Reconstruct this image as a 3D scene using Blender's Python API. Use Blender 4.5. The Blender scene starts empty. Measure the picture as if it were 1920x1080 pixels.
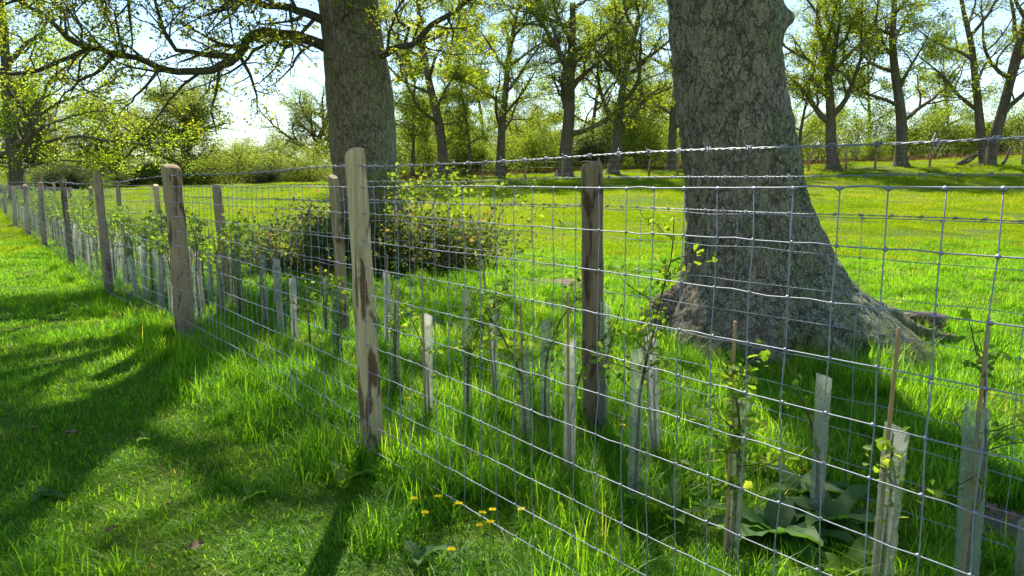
import bpy, math, random
import numpy as np
from mathutils import Vector, noise as mnoise

R = math.radians
scene = bpy.context.scene
C = scene.collection

# ---------------------------------------------------------------- camera
EYE = 1.30
FPX = 1400.0
PITCH = math.atan(188.0 / FPX)
cam_d = bpy.data.cameras.new('camera')
cam_d.sensor_width = 36.0
cam_d.lens = 36.0 * FPX / 1920.0
cam_d.clip_start = 0.05
cam_d.clip_end = 3000
cam = bpy.data.objects.new('camera', cam_d)
cam.location = (0, 0, EYE)
cam.rotation_euler = (R(90) - PITCH, 0, 0)
C.objects.link(cam)
scene.camera = cam

# ---------------------------------------------------------------- sky, sun, exposure
SUN_EL, SUN_AZ = 46.0, -3.0          # azimuth: degrees to the right of +Y
world = bpy.data.worlds.new('World')
scene.world = world
world.use_nodes = True
wn = world.node_tree
wn.nodes.clear()
sky = wn.nodes.new('ShaderNodeTexSky')
sky.sky_type = 'NISHITA'
sky.sun_disc = False
sky.sun_elevation = R(SUN_EL)
sky.sun_rotation = R(SUN_AZ)
sky.air_density = 1.0
sky.dust_density = 0.0
sky.ozone_density = 1.1
bg = wn.nodes.new('ShaderNodeBackground')
bg.inputs['Strength'].default_value = 0.051
wo = wn.nodes.new('ShaderNodeOutputWorld')
wn.links.new(sky.outputs[0], bg.inputs[0])
wn.links.new(bg.outputs[0], wo.inputs[0])
sun_d = bpy.data.lights.new('sun', 'SUN')
sun_d.energy = 2.5
sun_d.angle = R(0.55)
sun_d.color = (1.0, 0.93, 0.80)
sun = bpy.data.objects.new('sun', sun_d)
sun.rotation_euler = (-R(90 - SUN_EL), 0, -R(SUN_AZ))
sun.location = (0, 60, 60)
C.objects.link(sun)
vs = scene.view_settings
vs.view_transform = 'Standard'
vs.look = 'None'
vs.exposure = 2.1
vs.gamma = 1.0
vs.use_curve_mapping = False
cy = scene.cycles
cy.max_bounces = 5
cy.diffuse_bounces = 3
cy.glossy_bounces = 2
cy.transmission_bounces = 4
cy.transparent_max_bounces = 16
cy.caustics_reflective = False
cy.caustics_refractive = False
cy.use_denoising = True
cy.use_adaptive_sampling = True
cy.adaptive_threshold = 0.018
cy.sample_clamp_indirect = 4.0

# ---------------------------------------------------------------- measuring helpers
CP, SP = math.cos(PITCH), math.sin(PITCH)

def ray(px, py):
    u = (px - 960.0) / FPX
    v = -(py - 540.0) / FPX
    return np.array([u, CP + v * SP, -SP + v * CP])

def at(px, py, Y):
    """point at distance Y along the level view axis"""
    d = ray(px, py)
    return np.array([0, 0, EYE]) + d * (Y / d[1])

def sstep(a, b, x):
    t = np.clip((x - a) / (b - a), 0, 1)
    return t * t * (3 - 2 * t)

def height(x, y):
    x = np.asarray(x, float); y = np.asarray(y, float)
    far = 2.0 + 0.036 * np.clip(x, -42, 34)
    z = far * np.clip((y - 15) / 33.0, 0, 1) ** 1.25
    z = z + 0.035 * np.clip(y - 56, 0, 60) + 0.010 * np.clip(y - 116, 0, 400)
    amp = 0.4 + 0.6 * sstep(4, 10, y)
    z = z + amp * (0.030 * np.sin(1.9 * x + 0.7 * y) * np.sin(1.3 * y - 0.5 * x + 1.0)
         + 0.018 * np.sin(4.3 * x - 1.1 * y + 2.0) * np.sin(3.7 * y + 1.7 * x)
         + 0.05 * np.sin(0.41 * x + 0.3 * y + .5) * np.sin(0.37 * y - .2 * x))
    # small bank round the near oak
    z = z + 0.10 * np.exp(-(((x - 2.3) / 1.5) ** 2 + ((y - 6.3) / 1.1) ** 2))
    return z

def hz(x, y):
    return float(height(x, y))

def ground(px, py):
    d = ray(px, py)
    t = 2.0
    Y = EYE / max(1e-4, -d[2]) * d[1] if d[2] < -0.002 else 48.0
    for _ in range(25):
        P = d * (Y / d[1])
        z = hz(P[0], Y)
        if d[2] < -0.002:
            Y = Y * .5 + .5 * (z - EYE) / d[2] * d[1]
            Y = min(max(Y, .8), 60)
    P = d * (Y / d[1])
    return np.array([P[0], Y, hz(P[0], Y)])

def nrm(v):
    v = np.asarray(v, float)
    return v / (np.linalg.norm(v) + 1e-12)

# ---------------------------------------------------------------- mesh helpers
class MB:
    """collects pieces of one mesh"""
    def __init__(s):
        s.v = []; s.f = {}; s.n = 0; s.var = []
    def add(s, V, F, var=0.5):
        V = np.asarray(V, float).reshape(-1, 3)
        for q in F:
            q = np.asarray(q, np.int64)
            if q.size:
                s.f.setdefault(q.shape[1], []).append(q + s.n)
        s.v.append(V); s.n += len(V)
        s.var.append(np.full(len(V), var) if np.isscalar(var) else np.asarray(var, float))
    def tube(s, pts, rad, n=6, cap=True, var=0.5, twist=None):
        pts = np.asarray(pts, float); k = len(pts)
        rad = np.full(k, rad) if np.isscalar(rad) else np.asarray(rad, float)
        T = np.gradient(pts, axis=0)
        T /= (np.linalg.norm(T, axis=1)[:, None] + 1e-12)
        m = nrm(T.mean(0) + 1e-6)
        ref = np.array([0.0, 0, 1]) if abs(m[2]) < .8 else np.array([1.0, 0, 0])
        A = np.cross(T, ref); A /= (np.linalg.norm(A, axis=1)[:, None] + 1e-12)
        B = np.cross(T, A)
        th = np.arange(n) * 2 * np.pi / n
        V = pts[:, None] + rad[:, None, None] * (np.cos(th)[None, :, None] * A[:, None] + np.sin(th)[None, :, None] * B[:, None])
        i = np.arange(k - 1)[:, None] * n; j = np.arange(n)[None]; j2 = (j + 1) % n
        Q = np.stack([i + j, i + j2, i + n + j2, i + n + j], -1).reshape(-1, 4)
        F = [Q]
        if cap and n > 2:
            if n == 4:
                F.append(np.array([[3, 2, 1, 0], [(k-1)*n, (k-1)*n+1, (k-1)*n+2, (k-1)*n+3]]))
            else:
                F.append(np.array([list(range(n))[::-1], [(k - 1) * n + q for q in range(n)]]))
        s.add(V.reshape(-1, 3), F, var)
    def box(s, c, sx, sy, sz):
        c = np.asarray(c, float)
        V = np.array([[x, y, z] for x in (-1, 1) for y in (-1, 1) for z in (-1, 1)], float) * np.array([sx, sy, sz]) / 2 + c
        s.add(V, [np.array([[0, 1, 3, 2], [4, 6, 7, 5], [0, 4, 5, 1], [2, 3, 7, 6], [0, 2, 6, 4], [1, 5, 7, 3]])])
    def mesh(s, name, mat, smooth=True):
        me = bpy.data.meshes.new(name)
        V = np.concatenate(s.v) if s.v else np.zeros((0, 3))
        me.vertices.add(len(V)); me.vertices.foreach_set('co', V.ravel())
        loops = []; starts = []; tot = []
        st = 0
        for k, arrs in s.f.items():
            q = np.concatenate(arrs)
            loops.append(q.ravel()); starts.append(st + np.arange(len(q)) * k); tot.append(np.full(len(q), k)); st += q.size
        if loops:
            L = np.concatenate(loops).astype(np.int32)
            me.loops.add(len(L)); me.loops.foreach_set('vertex_index', L)
            S = np.concatenate(starts).astype(np.int32)
            me.polygons.add(len(S)); me.polygons.foreach_set('loop_start', S)
            me.polygons.foreach_set('loop_total', np.concatenate(tot).astype(np.int32))
            me.polygons.foreach_set('use_smooth', np.full(len(S), smooth))
        a = me.attributes.new('var', 'FLOAT', 'POINT')
        a.data.foreach_set('value', np.concatenate(s.var).astype(np.float32))
        me.update(calc_edges=True)
        me.validate()
        me.materials.append(mat)
        return me

def link(name, me, parent=None, loc=None, rot=None, scale=None):
    o = bpy.data.objects.new(name, me)
    C.objects.link(o)
    if parent is not None: o.parent = parent
    if loc is not None: o.location = [float(q) for q in loc]
    if rot is not None: o.rotation_euler = rot
    if scale is not None: o.scale = (scale,) * 3 if np.isscalar(scale) else scale
    return o

def tag(o, label=None, cat=None, group=None, kind=None):
    if label: o['label'] = label
    if cat: o['category'] = cat
    if group: o['group'] = group
    if kind: o['kind'] = kind
    return o

def thing(name, label, cat, loc, rotz=0.0, group=None, scale=1.0):
    o = link(name, None, loc=loc, rot=(0, 0, rotz), scale=scale)
    o.empty_display_size = .1
    return tag(o, label, cat, group)

def copy_thing(root, loc, rotz, scale, label, group=None):
    r = root.copy(); C.objects.link(r)
    r.location = [float(q) for q in loc]; r.rotation_euler = (0, 0, rotz)
    r.scale = (scale,) * 3 if np.isscalar(scale) else scale
    r['label'] = label
    if group: r['group'] = group
    for ch in list(root.children):
        c = ch.copy(); C.objects.link(c); c.parent = r
    return r

# ---------------------------------------------------------------- materials
def new_mat(name):
    m = bpy.data.materials.new(name); m.use_nodes = True
    m.node_tree.nodes.clear()
    return m, m.node_tree

def nd(nt, typ, ins=None, **props):
    n = nt.nodes.new(typ)
    for k, v in props.items(): setattr(n, k, v)
    for k, v in (ins or {}).items():
        if hasattr(v, 'is_output') or isinstance(v, bpy.types.NodeSocket): nt.links.new(v, n.inputs[k])
        else: n.inputs[k].default_value = v
    return n

def noise(nt, vec, scale, detail=3, rough=.55, out='Fac', dist=0.0):
    n = nd(nt, 'ShaderNodeTexNoise', {'Scale': scale, 'Detail': detail, 'Roughness': rough, 'Distortion': dist})
    if vec is not None: nt.links.new(vec, n.inputs['Vector'])
    return n.outputs[out]

def ramp(nt, fac, stops):
    n = nt.nodes.new('ShaderNodeValToRGB')
    cr = n.color_ramp
    while len(cr.elements) > 1: cr.elements.remove(cr.elements[-1])
    for i, (p, c) in enumerate(stops):
        e = cr.elements[0] if i == 0 else cr.elements.new(p)
        e.position = p
        e.color = (*c, 1) if len(c) == 3 else c
    nt.links.new(fac, n.inputs[0])
    return n.outputs[0]

def mixc(nt, fac, a, b, mode='MIX'):
    n = nt.nodes.new('ShaderNodeMix'); n.data_type = 'RGBA'; n.blend_type = mode
    for k, v in ((0, fac), (6, a), (7, b)):
        if isinstance(v, bpy.types.NodeSocket): nt.links.new(v, n.inputs[k])
        elif k == 0: n.inputs[0].default_value = v
        else: n.inputs[k].default_value = (*v, 1)
    return n.outputs[2]

def mapr(nt, v, a, b, c=0.0, d=1.0):
    n = nd(nt, 'ShaderNodeMapRange', {1: a, 2: b, 3: c, 4: d})
    nt.links.new(v, n.inputs[0])
    return n.outputs[0]

def vscale(nt, vec, s):
    n = nd(nt, 'ShaderNodeMapping', {'Scale': s}); nt.links.new(vec, n.inputs[0])
    return n.outputs[0]

def math_(nt, op, a, b=0.0):
    n = nt.nodes.new('ShaderNodeMath'); n.operation = op
    for k, v in ((0, a), (1, b)):
        if isinstance(v, bpy.types.NodeSocket): nt.links.new(v, n.inputs[k])
        else: n.inputs[k].default_value = v
    return n.outputs[0]

def leaf_mat(name, stops, trans=(0.30, 0.42, 0.04), tmix=0.5, gloss=0.06, pos_scale=None, grough=.6):
    """leaf: reflects a dark green, lets brighter yellow-green light through"""
    m, nt = new_mat(name)
    var = nd(nt, 'ShaderNodeAttribute', attribute_name='var').outputs['Fac']
    if pos_scale:
        g = nd(nt, 'ShaderNodeNewGeometry').outputs['Position']
        nz = noise(nt, g, pos_scale, 3, .6)
        var = math_(nt, 'ADD', math_(nt, 'MULTIPLY', var, .55), math_(nt, 'MULTIPLY', mapr(nt, nz, .3, .7), .45))
    col = ramp(nt, var, stops)
    tcol = mixc(nt, 1.0, col, tuple(t for t in trans), 'MULTIPLY')
    dif = nd(nt, 'ShaderNodeBsdfDiffuse'); nt.links.new(col, dif.inputs[0])
    tr = nd(nt, 'ShaderNodeBsdfTranslucent'); nt.links.new(tcol, tr.inputs[0])
    mx = nd(nt, 'ShaderNodeMixShader', {0: tmix}); nt.links.new(dif.outputs[0], mx.inputs[1]); nt.links.new(tr.outputs[0], mx.inputs[2])
    gl = nd(nt, 'ShaderNodeBsdfGlossy', {'Color': (1, 1, 1, 1), 'Roughness': grough})
    mx2 = nd(nt, 'ShaderNodeMixShader', {0: gloss * .5})
    nt.links.new(mx.outputs[0], mx2.inputs[1]); nt.links.new(gl.outputs[0], mx2.inputs[2])
    o = nd(nt, 'ShaderNodeOutputMaterial'); nt.links.new(mx2.outputs[0], o.inputs[0])
    return m

def bark_mat(name, base, dark, lichen, moss, scale=9.0, lich=.5, mossy=.5, bump=.5, moss_h=None, side=0.0):
    """fissured oak bark: long plates with thin jagged cracks, lichen and algae"""
    m, nt = new_mat(name)
    tc = nd(nt, 'ShaderNodeTexCoord').outputs['Object']
    warp = noise(nt, vscale(nt, tc, (1, 1, .7)), scale * 1.1, 4, .62, 'Color')
    w = nd(nt, 'ShaderNodeMix', {0: .06}, data_type='RGBA', blend_type='LINEAR_LIGHT')
    nt.links.new(tc, w.inputs[6]); nt.links.new(warp, w.inputs[7])
    big = noise(nt, tc, 1.3, 4, .6)
    mid = noise(nt, tc, 5.0, 5, .65)
    fine = noise(nt, vscale(nt, tc, (1, 1, .5)), scale * 7, 5, .7)
    def layer(sc, zs, w0, w1):
        v = nd(nt, 'ShaderNodeTexVoronoi', {'Scale': sc}, feature='DISTANCE_TO_EDGE')
        nt.links.new(vscale(nt, w.outputs[2], (1, 1, zs)), v.inputs['Vector'])
        n = nd(nt, 'ShaderNodeMapRange', {1: 0.0, 3: 0.0, 4: 1.0}); nt.links.new(v.outputs['Distance'], n.inputs[0])
        nt.links.new(mapr(nt, mid, .35, .65, w0, w1), n.inputs[2])
        return n.outputs[0]
    c1 = layer(scale * 1.35, .28, .015, .11)
    c2 = layer(scale * 3.0, .50, .02, .12)
    cell = nd(nt, 'ShaderNodeTexVoronoi', {'Scale': scale * 1.35}); nt.links.new(vscale(nt, w.outputs[2], (1, 1, .28)), cell.inputs['Vector'])
    sepc = nd(nt, 'ShaderNodeSeparateColor'); nt.links.new(cell.outputs['Color'], sepc.inputs[0])
    tone = math_(nt, 'ADD', math_(nt, 'MULTIPLY', fine, .65), math_(nt, 'MULTIPLY', sepc.outputs[0], .35))
    col = mixc(nt, mapr(nt, tone, .28, .72), dark, base)
    sp = nd(nt, 'ShaderNodeSeparateXYZ'); nt.links.new(tc, sp.inputs[0])
    xs = math_(nt, 'MULTIPLY', sp.outputs[0], side)
    lm = mapr(nt, math_(nt, 'ADD', math_(nt, 'ADD', big, math_(nt, 'MULTIPLY', mid, .55)), math_(nt, 'MULTIPLY', xs, .25)), .93 - .12 * lich, 1.02 - .06 * lich)
    lm = math_(nt, 'MULTIPLY', lm, mapr(nt, fine, .38, .56, .1, .9))
    col = mixc(nt, lm, col, lichen)
    mm = noise(nt, tc, 2.1, 5, .65)
    mf = mapr(nt, math_(nt, 'ADD', mm, math_(nt, 'MULTIPLY', xs, .35)), .58 - .16 * mossy, .74 - .10 * mossy)
    mf = math_(nt, 'MULTIPLY', mf, mapr(nt, fine, .35, .6, .35, .8))
    col = mixc(nt, mf, col, moss)
    fl_ = noise(nt, tc, scale * 4.5, 5, .75)
    fm = math_(nt, 'MULTIPLY', mapr(nt, fl_, .53, .60), mapr(nt, math_(nt, 'ADD', mid, math_(nt, 'MULTIPLY', xs, .3)), .40, .60, .05, .75))
    col = mixc(nt, fm, col, lichen)
    if moss_h is not None:
        hm = mapr(nt, math_(nt, 'ADD', sp.outputs[2], math_(nt, 'MULTIPLY', mid, .5)), moss_h + .2, moss_h + .5, .85, 0)
        col = mixc(nt, math_(nt, 'MULTIPLY', hm, mapr(nt, mm, .42, .55)), col, (.14, .17, .025))
    ck = math_(nt, 'MULTIPLY', c1, mapr(nt, c2, 0, 1, .62, 1))
    col = mixc(nt, math_(nt, 'MULTIPLY', mapr(nt, ck, 0, 1, .72, 0), mapr(nt, noise(nt, tc, 3.4, 3, .6), .38, .58, .35, 1)), col, (.030, .026, .020))
    hgt = math_(nt, 'ADD', math_(nt, 'ADD', math_(nt, 'MULTIPLY', c1, .8), math_(nt, 'MULTIPLY', c2, .3)), math_(nt, 'MULTIPLY', fine, .45))
    bp = nd(nt, 'ShaderNodeBump', {'Strength': bump, 'Distance': .03}); nt.links.new(hgt, bp.inputs['Height'])
    b = nd(nt, 'ShaderNodeBsdfPrincipled', {'Roughness': .92})
    b.inputs['Specular IOR Level'].default_value = .2
    nt.links.new(col, b.inputs['Base Color']); nt.links.new(bp.outputs[0], b.inputs['Normal'])
    o = nd(nt, 'ShaderNodeOutputMaterial'); nt.links.new(b.outputs[0], o.inputs[0])
    return m

def wood_mat(name, pale, grey, brown, brown_amt=.5):
    m, nt = new_mat(name)
    tc = nd(nt, 'ShaderNodeTexCoord').outputs['Object']
    rnd = nd(nt, 'ShaderNodeObjectInfo').outputs['Random']
    off = nd(nt, 'ShaderNodeVectorMath', operation='ADD'); nt.links.new(tc, off.inputs[0])
    cx = nd(nt, 'ShaderNodeCombineXYZ'); nt.links.new(math_(nt, 'MULTIPLY', rnd, 37.0), cx.inputs[0]); nt.links.new(math_(nt, 'MULTIPLY', rnd, 91.0), cx.inputs[2])
    nt.links.new(cx.outputs[0], off.inputs[1])
    v = off.outputs[0]
    grain = noise(nt, vscale(nt, v, (1, 1, .035)), 120, 4, .6)
    fib = noise(nt, vscale(nt, v, (1, 1, .09)), 34, 4, .65)
    col = mixc(nt, mapr(nt, fib, .36, .64), pale, grey)
    col = mixc(nt, mapr(nt, grain, .35, .7, 0, .55), col, tuple(.45 * q for q in grey))
    pn = noise(nt, vscale(nt, v, (1, 1, .28)), 11, 4, .55, dist=.6)
    pm = mapr(nt, math_(nt, 'ADD', pn, math_(nt, 'MULTIPLY', math_(nt, 'SUBTRACT', fib, .5), .16)), .645 - .16 * brown_amt, .70 - .16 * brown_amt)
    bcol = mixc(nt, fib, brown, tuple(.4 * q for q in brown))
    col = mixc(nt, math_(nt, 'MULTIPLY', pm, .9), col, bcol)
    st = noise(nt, vscale(nt, v, (1, 1, .45)), 7, 3, .6)
    col = mixc(nt, mapr(nt, st, .56, .72, 0, .5), col, (.10, .10, .065))
    sz = nd(nt, 'ShaderNodeSeparateXYZ'); nt.links.new(tc, sz.inputs[0])
    damp = mapr(nt, math_(nt, 'ADD', sz.outputs[2], math_(nt, 'MULTIPLY', fib, .3)), .22, .50, .55, 0)
    col = mixc(nt, damp, col, (.085, .085, .045))
    bp = nd(nt, 'ShaderNodeBump', {'Strength': .7, 'Distance': .006})
    nt.links.new(math_(nt, 'ADD', math_(nt, 'ADD', grain, fib), math_(nt, 'MULTIPLY', pm, .6)), bp.inputs['Height'])
    b = nd(nt, 'ShaderNodeBsdfPrincipled', {'Roughness': .8}); b.inputs['Specular IOR Level'].default_value = .3
    nt.links.new(col, b.inputs['Base Color']); nt.links.new(bp.outputs[0], b.inputs['Normal'])
    o = nd(nt, 'ShaderNodeOutputMaterial'); nt.links.new(b.outputs[0], o.inputs[0])
    return m

def plain_mat(name, c1, c2, rough=.7, metal=0.0, scale=20.0, stretch=(1, 1, 1), spec=.4):
    m, nt = new_mat(name)
    tc = nd(nt, 'ShaderNodeTexCoord').outputs['Object']
    n = noise(nt, vscale(nt, tc, stretch), scale, 4, .6)
    col = mixc(nt, mapr(nt, n, .3, .7), c1, c2)
    b = nd(nt, 'ShaderNodeBsdfPrincipled', {'Roughness': rough, 'Metallic': metal}); b.inputs['Specular IOR Level'].default_value = spec
    bp = nd(nt, 'ShaderNodeBump', {'Strength': .25, 'Distance': .004}); nt.links.new(n, bp.inputs['Height'])
    nt.links.new(col, b.inputs['Base Color']); nt.links.new(bp.outputs[0], b.inputs['Normal'])
    o = nd(nt, 'ShaderNodeOutputMaterial'); nt.links.new(b.outputs[0], o.inputs[0])
    return m

def ground_mat():
    m, nt = new_mat('pasture_ground')
    p = nd(nt, 'ShaderNodeNewGeometry').outputs['Position']
    big = noise(nt, p, .22, 4, .6)
    mid = noise(nt, p, 1.7, 5, .65)
    fin = noise(nt, p, 26, 5, .7)
    green = mixc(nt, mapr(nt, mid, .3, .7), (.050, .105, .010), (.105, .155, .014))
    green = mixc(nt, mapr(nt, big, .35, .7, 0, .7), green, (.14, .17, .016))
    soil = mixc(nt, fin, (.045, .032, .018), (.085, .060, .032))
    mul = math_(nt, 'ADD', math_(nt, 'MULTIPLY', fin, .55), math_(nt, 'MULTIPLY', mid, .45))
    sp = nd(nt, 'ShaderNodeSeparateXYZ'); nt.links.new(p, sp.inputs[0])
    col = mixc(nt, mapr(nt, mul, .52, .66, 0, .55), green, soil)
    heath = mixc(nt, mapr(nt, mid, .35, .65), (.11, .065, .032), (.085, .085, .028))
    heath = mixc(nt, mapr(nt, big, .4, .6, 0, .6), heath, (.06, .085, .02))
    edge = math_(nt, 'ADD', sp.outputs[1], math_(nt, 'MULTIPLY', mid, 5.0))
    col = mixc(nt, mapr(nt, edge, 50.5, 53.5), col, heath)
    bp = nd(nt, 'ShaderNodeBump', {'Strength': .6, 'Distance': .05}); nt.links.new(math_(nt, 'ADD', fin, mid), bp.inputs['Height'])
    b = nd(nt, 'ShaderNodeBsdfPrincipled', {'Roughness': .95}); b.inputs['Specular IOR Level'].default_value = .1
    nt.links.new(col, b.inputs['Base Color']); nt.links.new(bp.outputs[0], b.inputs['Normal'])
    o = nd(nt, 'ShaderNodeOutputMaterial'); nt.links.new(b.outputs[0], o.inputs[0])
    return m

def guard_mat(name, tint, clear):
    m, nt = new_mat(name)
    tc = nd(nt, 'ShaderNodeTexCoord').outputs['Object']
    n = noise(nt, vscale(nt, tc, (1, 1, .3)), 40, 4, .65)
    t = nd(nt, 'ShaderNodeBsdfTransparent', {0: (.93, .96, .93, 1)})
    d = nd(nt, 'ShaderNodeBsdfDiffuse', {0: (*tint, 1)})
    tl = nd(nt, 'ShaderNodeBsdfTranslucent', {0: (*tint, 1)})
    g = nd(nt, 'ShaderNodeBsdfGlossy', {'Color': (1, 1, 1, 1), 'Roughness': .22})
    a = nd(nt, 'ShaderNodeMixShader', {0: .6}); nt.links.new(d.outputs[0], a.inputs[1]); nt.links.new(tl.outputs[0], a.inputs[2])
    b = nd(nt, 'ShaderNodeMixShader'); nt.links.new(mapr(nt, n, .3, .7, clear - .06, clear + .06), b.inputs[0])
    nt.links.new(a.outputs[0], b.inputs[1]); nt.links.new(t.outputs[0], b.inputs[2])
    fr = nd(nt, 'ShaderNodeLayerWeight', {0: .35})
    c = nd(nt, 'ShaderNodeMixShader'); nt.links.new(math_(nt, 'MULTIPLY', fr.outputs['Fresnel'], .32), c.inputs[0])
    nt.links.new(b.outputs[0], c.inputs[1]); nt.links.new(g.outputs[0], c.inputs[2])
    o = nd(nt, 'ShaderNodeOutputMaterial'); nt.links.new(c.outputs[0], o.inputs[0])
    return m

GRASS = leaf_mat('grass_blade', [(0, (.050, .145, .008)), (.5, (.100, .230, .011)), (.84, (.180, .280, .014)), (.92, (.30, .25, .09))], (3.0, 2.85, 1.3), .57, .022, 1.1, .42)
FIELD = leaf_mat('field_grass', [(0, (.075, .150, .007)), (.45, (.132, .208, .009)), (.78, (.200, .245, .015)), (.9, (.28, .24, .08))], (2.6, 2.45, 1.2), .52, .01, .45)
OAKLEAF = leaf_mat('young_oak_leaf', [(0, (.085, .120, .010)), (.6, (.150, .190, .014)), (.96, (.220, .230, .020)), (1, (.24, .16, .03))], (3.0, 2.8, 1.3), .60, .03)
FARLEAF = leaf_mat('tree_line_leaf', [(0, (.090, .140, .014)), (.6, (.150, .205, .020)), (1, (.220, .235, .028))], (3.0, 2.9, 1.3), .62, .01)
DOMELEAF = leaf_mat('hazed_oak_leaf', [(0, (.110, .150, .036)), (.6, (.165, .205, .046)), (1, (.220, .230, .055))], (2.6, 2.5, 1.5), .6, .01)  # leaf colour lightened to stand in for distance haze
LIMELEAF = leaf_mat('lime_green_leaf', [(0, (.105, .170, .012)), (.6, (.170, .250, .018)), (1, (.240, .290, .026))], (2.7, 2.6, 1.2), .6, .01)
PALELEAF = leaf_mat('pale_shrub_leaf', [(0, (.110, .160, .030)), (.6, (.165, .220, .040)), (1, (.220, .260, .050))], (2.6, 2.5, 1.4), .58, .01)
SHRUBLEAF = leaf_mat('shrub_leaf', [(0, (.075, .120, .018)), (.6, (.120, .175, .026)), (1, (.185, .215, .034))], (2.7, 2.6, 1.3), .58, .01)
DARKLEAF = leaf_mat('evergreen_leaf', [(0, (.045, .065, .028)), (1, (.090, .120, .045))], (1.8, 1.8, 1.3), .4, .02)
BRAMLEAF = leaf_mat('bramble_leaf', [(0, (.040, .068, .016)), (.55, (.078, .115, .024)), (.86, (.120, .155, .030)), (1, (.18, .10, .045))], (2.5, 2.4, 1.2), .52, .05)
HAWLEAF = leaf_mat('hawthorn_leaf', [(0, (.080, .150, .012)), (.6, (.140, .230, .018)), (1, (.22, .27, .04))], (2.7, 2.6, 1.2), .54, .03)
DOCKLEAF = leaf_mat('dock_leaf', [(0, (.090, .170, .014)), (1, (.150, .250, .020))], (2.7, 2.6, 1.2), .54, .03)
BROADLEAF = leaf_mat('broad_weed_leaf', [(0, (.060, .145, .028)), (1, (.105, .205, .040))], (1.9, 2.0, 1.0), .42, .04)
BARK1 = bark_mat('near_oak_bark', (.360, .305, .200), (.200, .170, .110), (.500, .510, .410), (.165, .215, .085), 13.0, .75, .62, 1.0, .0, .9)
BARK2 = bark_mat('bramble_oak_bark', (.310, .250, .150), (.185, .150, .090), (.470, .480, .390), (.185, .200, .085), 12.5, .5, .5, .9, None, .9)
BARKF = bark_mat('tree_line_bark', (.175, .140, .092), (.100, .080, .054), (.270, .265, .190), (.125, .125, .046), 5.0, .3, .6, .5)
TWIG = plain_mat('oak_twig_bark', (.050, .042, .030), (.095, .080, .058), .9, 0, 18)
STEM = plain_mat('sapling_bark', (.060, .035, .020), (.120, .070, .040), .8, 0, 60)
BRSTEM = plain_mat('bramble_stem', (.15, .08, .05), (.22, .16, .09), .8, 0, 30)
CANE = plain_mat('bamboo_cane', (.33, .20, .075), (.47, .31, .13), .55, 0, 30, (1, 1, .3))
WIRE = plain_mat('galvanised_wire', (.23, .24, .285), (.33, .345, .40), .55, .35, 60)
POSTPALE = wood_mat('pale_split_chestnut', (.82, .63, .33), (.58, .43, .23), (.175, .080, .028), .62)
POSTGREY = wood_mat('weathered_chestnut', (.50, .35, .17), (.33, .235, .12), (.13, .058, .024), .55)
POSTDARK = wood_mat('dark_barked_chestnut', (.34, .24, .125), (.20, .145, .08), (.10, .050, .020), .80)
GUARDC = guard_mat('clear_spiral_guard', (.48, .52, .44), .64)
GUARDW = guard_mat('milky_spiral_guard', (.72, .71, .63), .55)
GUARDG = guard_mat('green_tinted_spiral_guard', (.22, .28, .18), .60)
YELLOW = leaf_mat('dandelion_petal', [(0, (.80, .62, .012)), (1, (.88, .74, .02))], (1.0, 1.0, 1.0), .3, .02)
DEADLEAF = plain_mat('dead_leaf', (.13, .075, .030), (.24, .15, .07), .8, 0, 40)
BRACKEN = leaf_mat('dead_bracken', [(0, (.12, .060, .028)), (.6, (.20, .110, .050)), (1, (.26, .17, .085))], (1.2, 1.1, .9), .3, .02)
LOGEND = plain_mat('cut_wood', (.34, .19, .09), (.46, .30, .16), .8, 0, 25)
HILLM = plain_mat('heath_hill', (.105, .092, .062), (.085, .100, .055), .95, 0, .06)

# ---------------------------------------------------------------- ground and hill
def axis(parts):
    out = []
    for a, b, s in parts:
        out.append(np.arange(a, b, s))
    out.append(np.array([parts[-1][1]]))
    return np.concatenate(out)

gx = axis([(-900, -120, 60), (-120, -40, 8), (-40, -9, .9), (-9, 9, .13), (9, 40, .9), (40, 120, 8), (120, 900, 60)])
gy = axis([(-200, -20, 30), (-20, 0, 2.5), (0, 14, .13), (14, 60, .8), (60, 140, 8), (140, 1200, 80)])
X, Yg = np.meshgrid(gx, gy)
Zg = height(X, Yg)
nx, ny = len(gx), len(gy)
mb = MB()
ii = (np.arange(ny - 1)[:, None] * nx + np.arange(nx - 1)[None]).ravel()
mb.add(np.stack([X.ravel(), Yg.ravel(), Zg.ravel()], 1), [np.stack([ii, ii + 1, ii + nx + 1, ii + nx], 1)])
tag(link('ground', mb.mesh('ground', ground_mat())), kind='structure')

mb = MB()
hx = np.linspace(-60, 520, 90); hy = np.linspace(250, 560, 40)
HX, HY = np.meshgrid(hx, hy)
prof = 6 + 26 * sstep(60, 330, HX) + 22 * sstep(250, 480, HX) + 1.6 * np.sin(HX * .06) + .9 * np.sin(HX * .17 + 1)
HZ = prof * np.sin(np.pi * np.clip((HY - 250) / 310, 0, 1)) ** .8 + height(HX, HY) - .5
ii = (np.arange(39)[:, None] * 90 + np.arange(89)[None]).ravel()
mb.add(np.stack([HX.ravel(), HY.ravel(), HZ.ravel()], 1), [np.stack([ii, ii + 1, ii + 91, ii + 90], 1)])
tag(link('hill', mb.mesh('hill', HILLM)), kind='structure')

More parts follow.
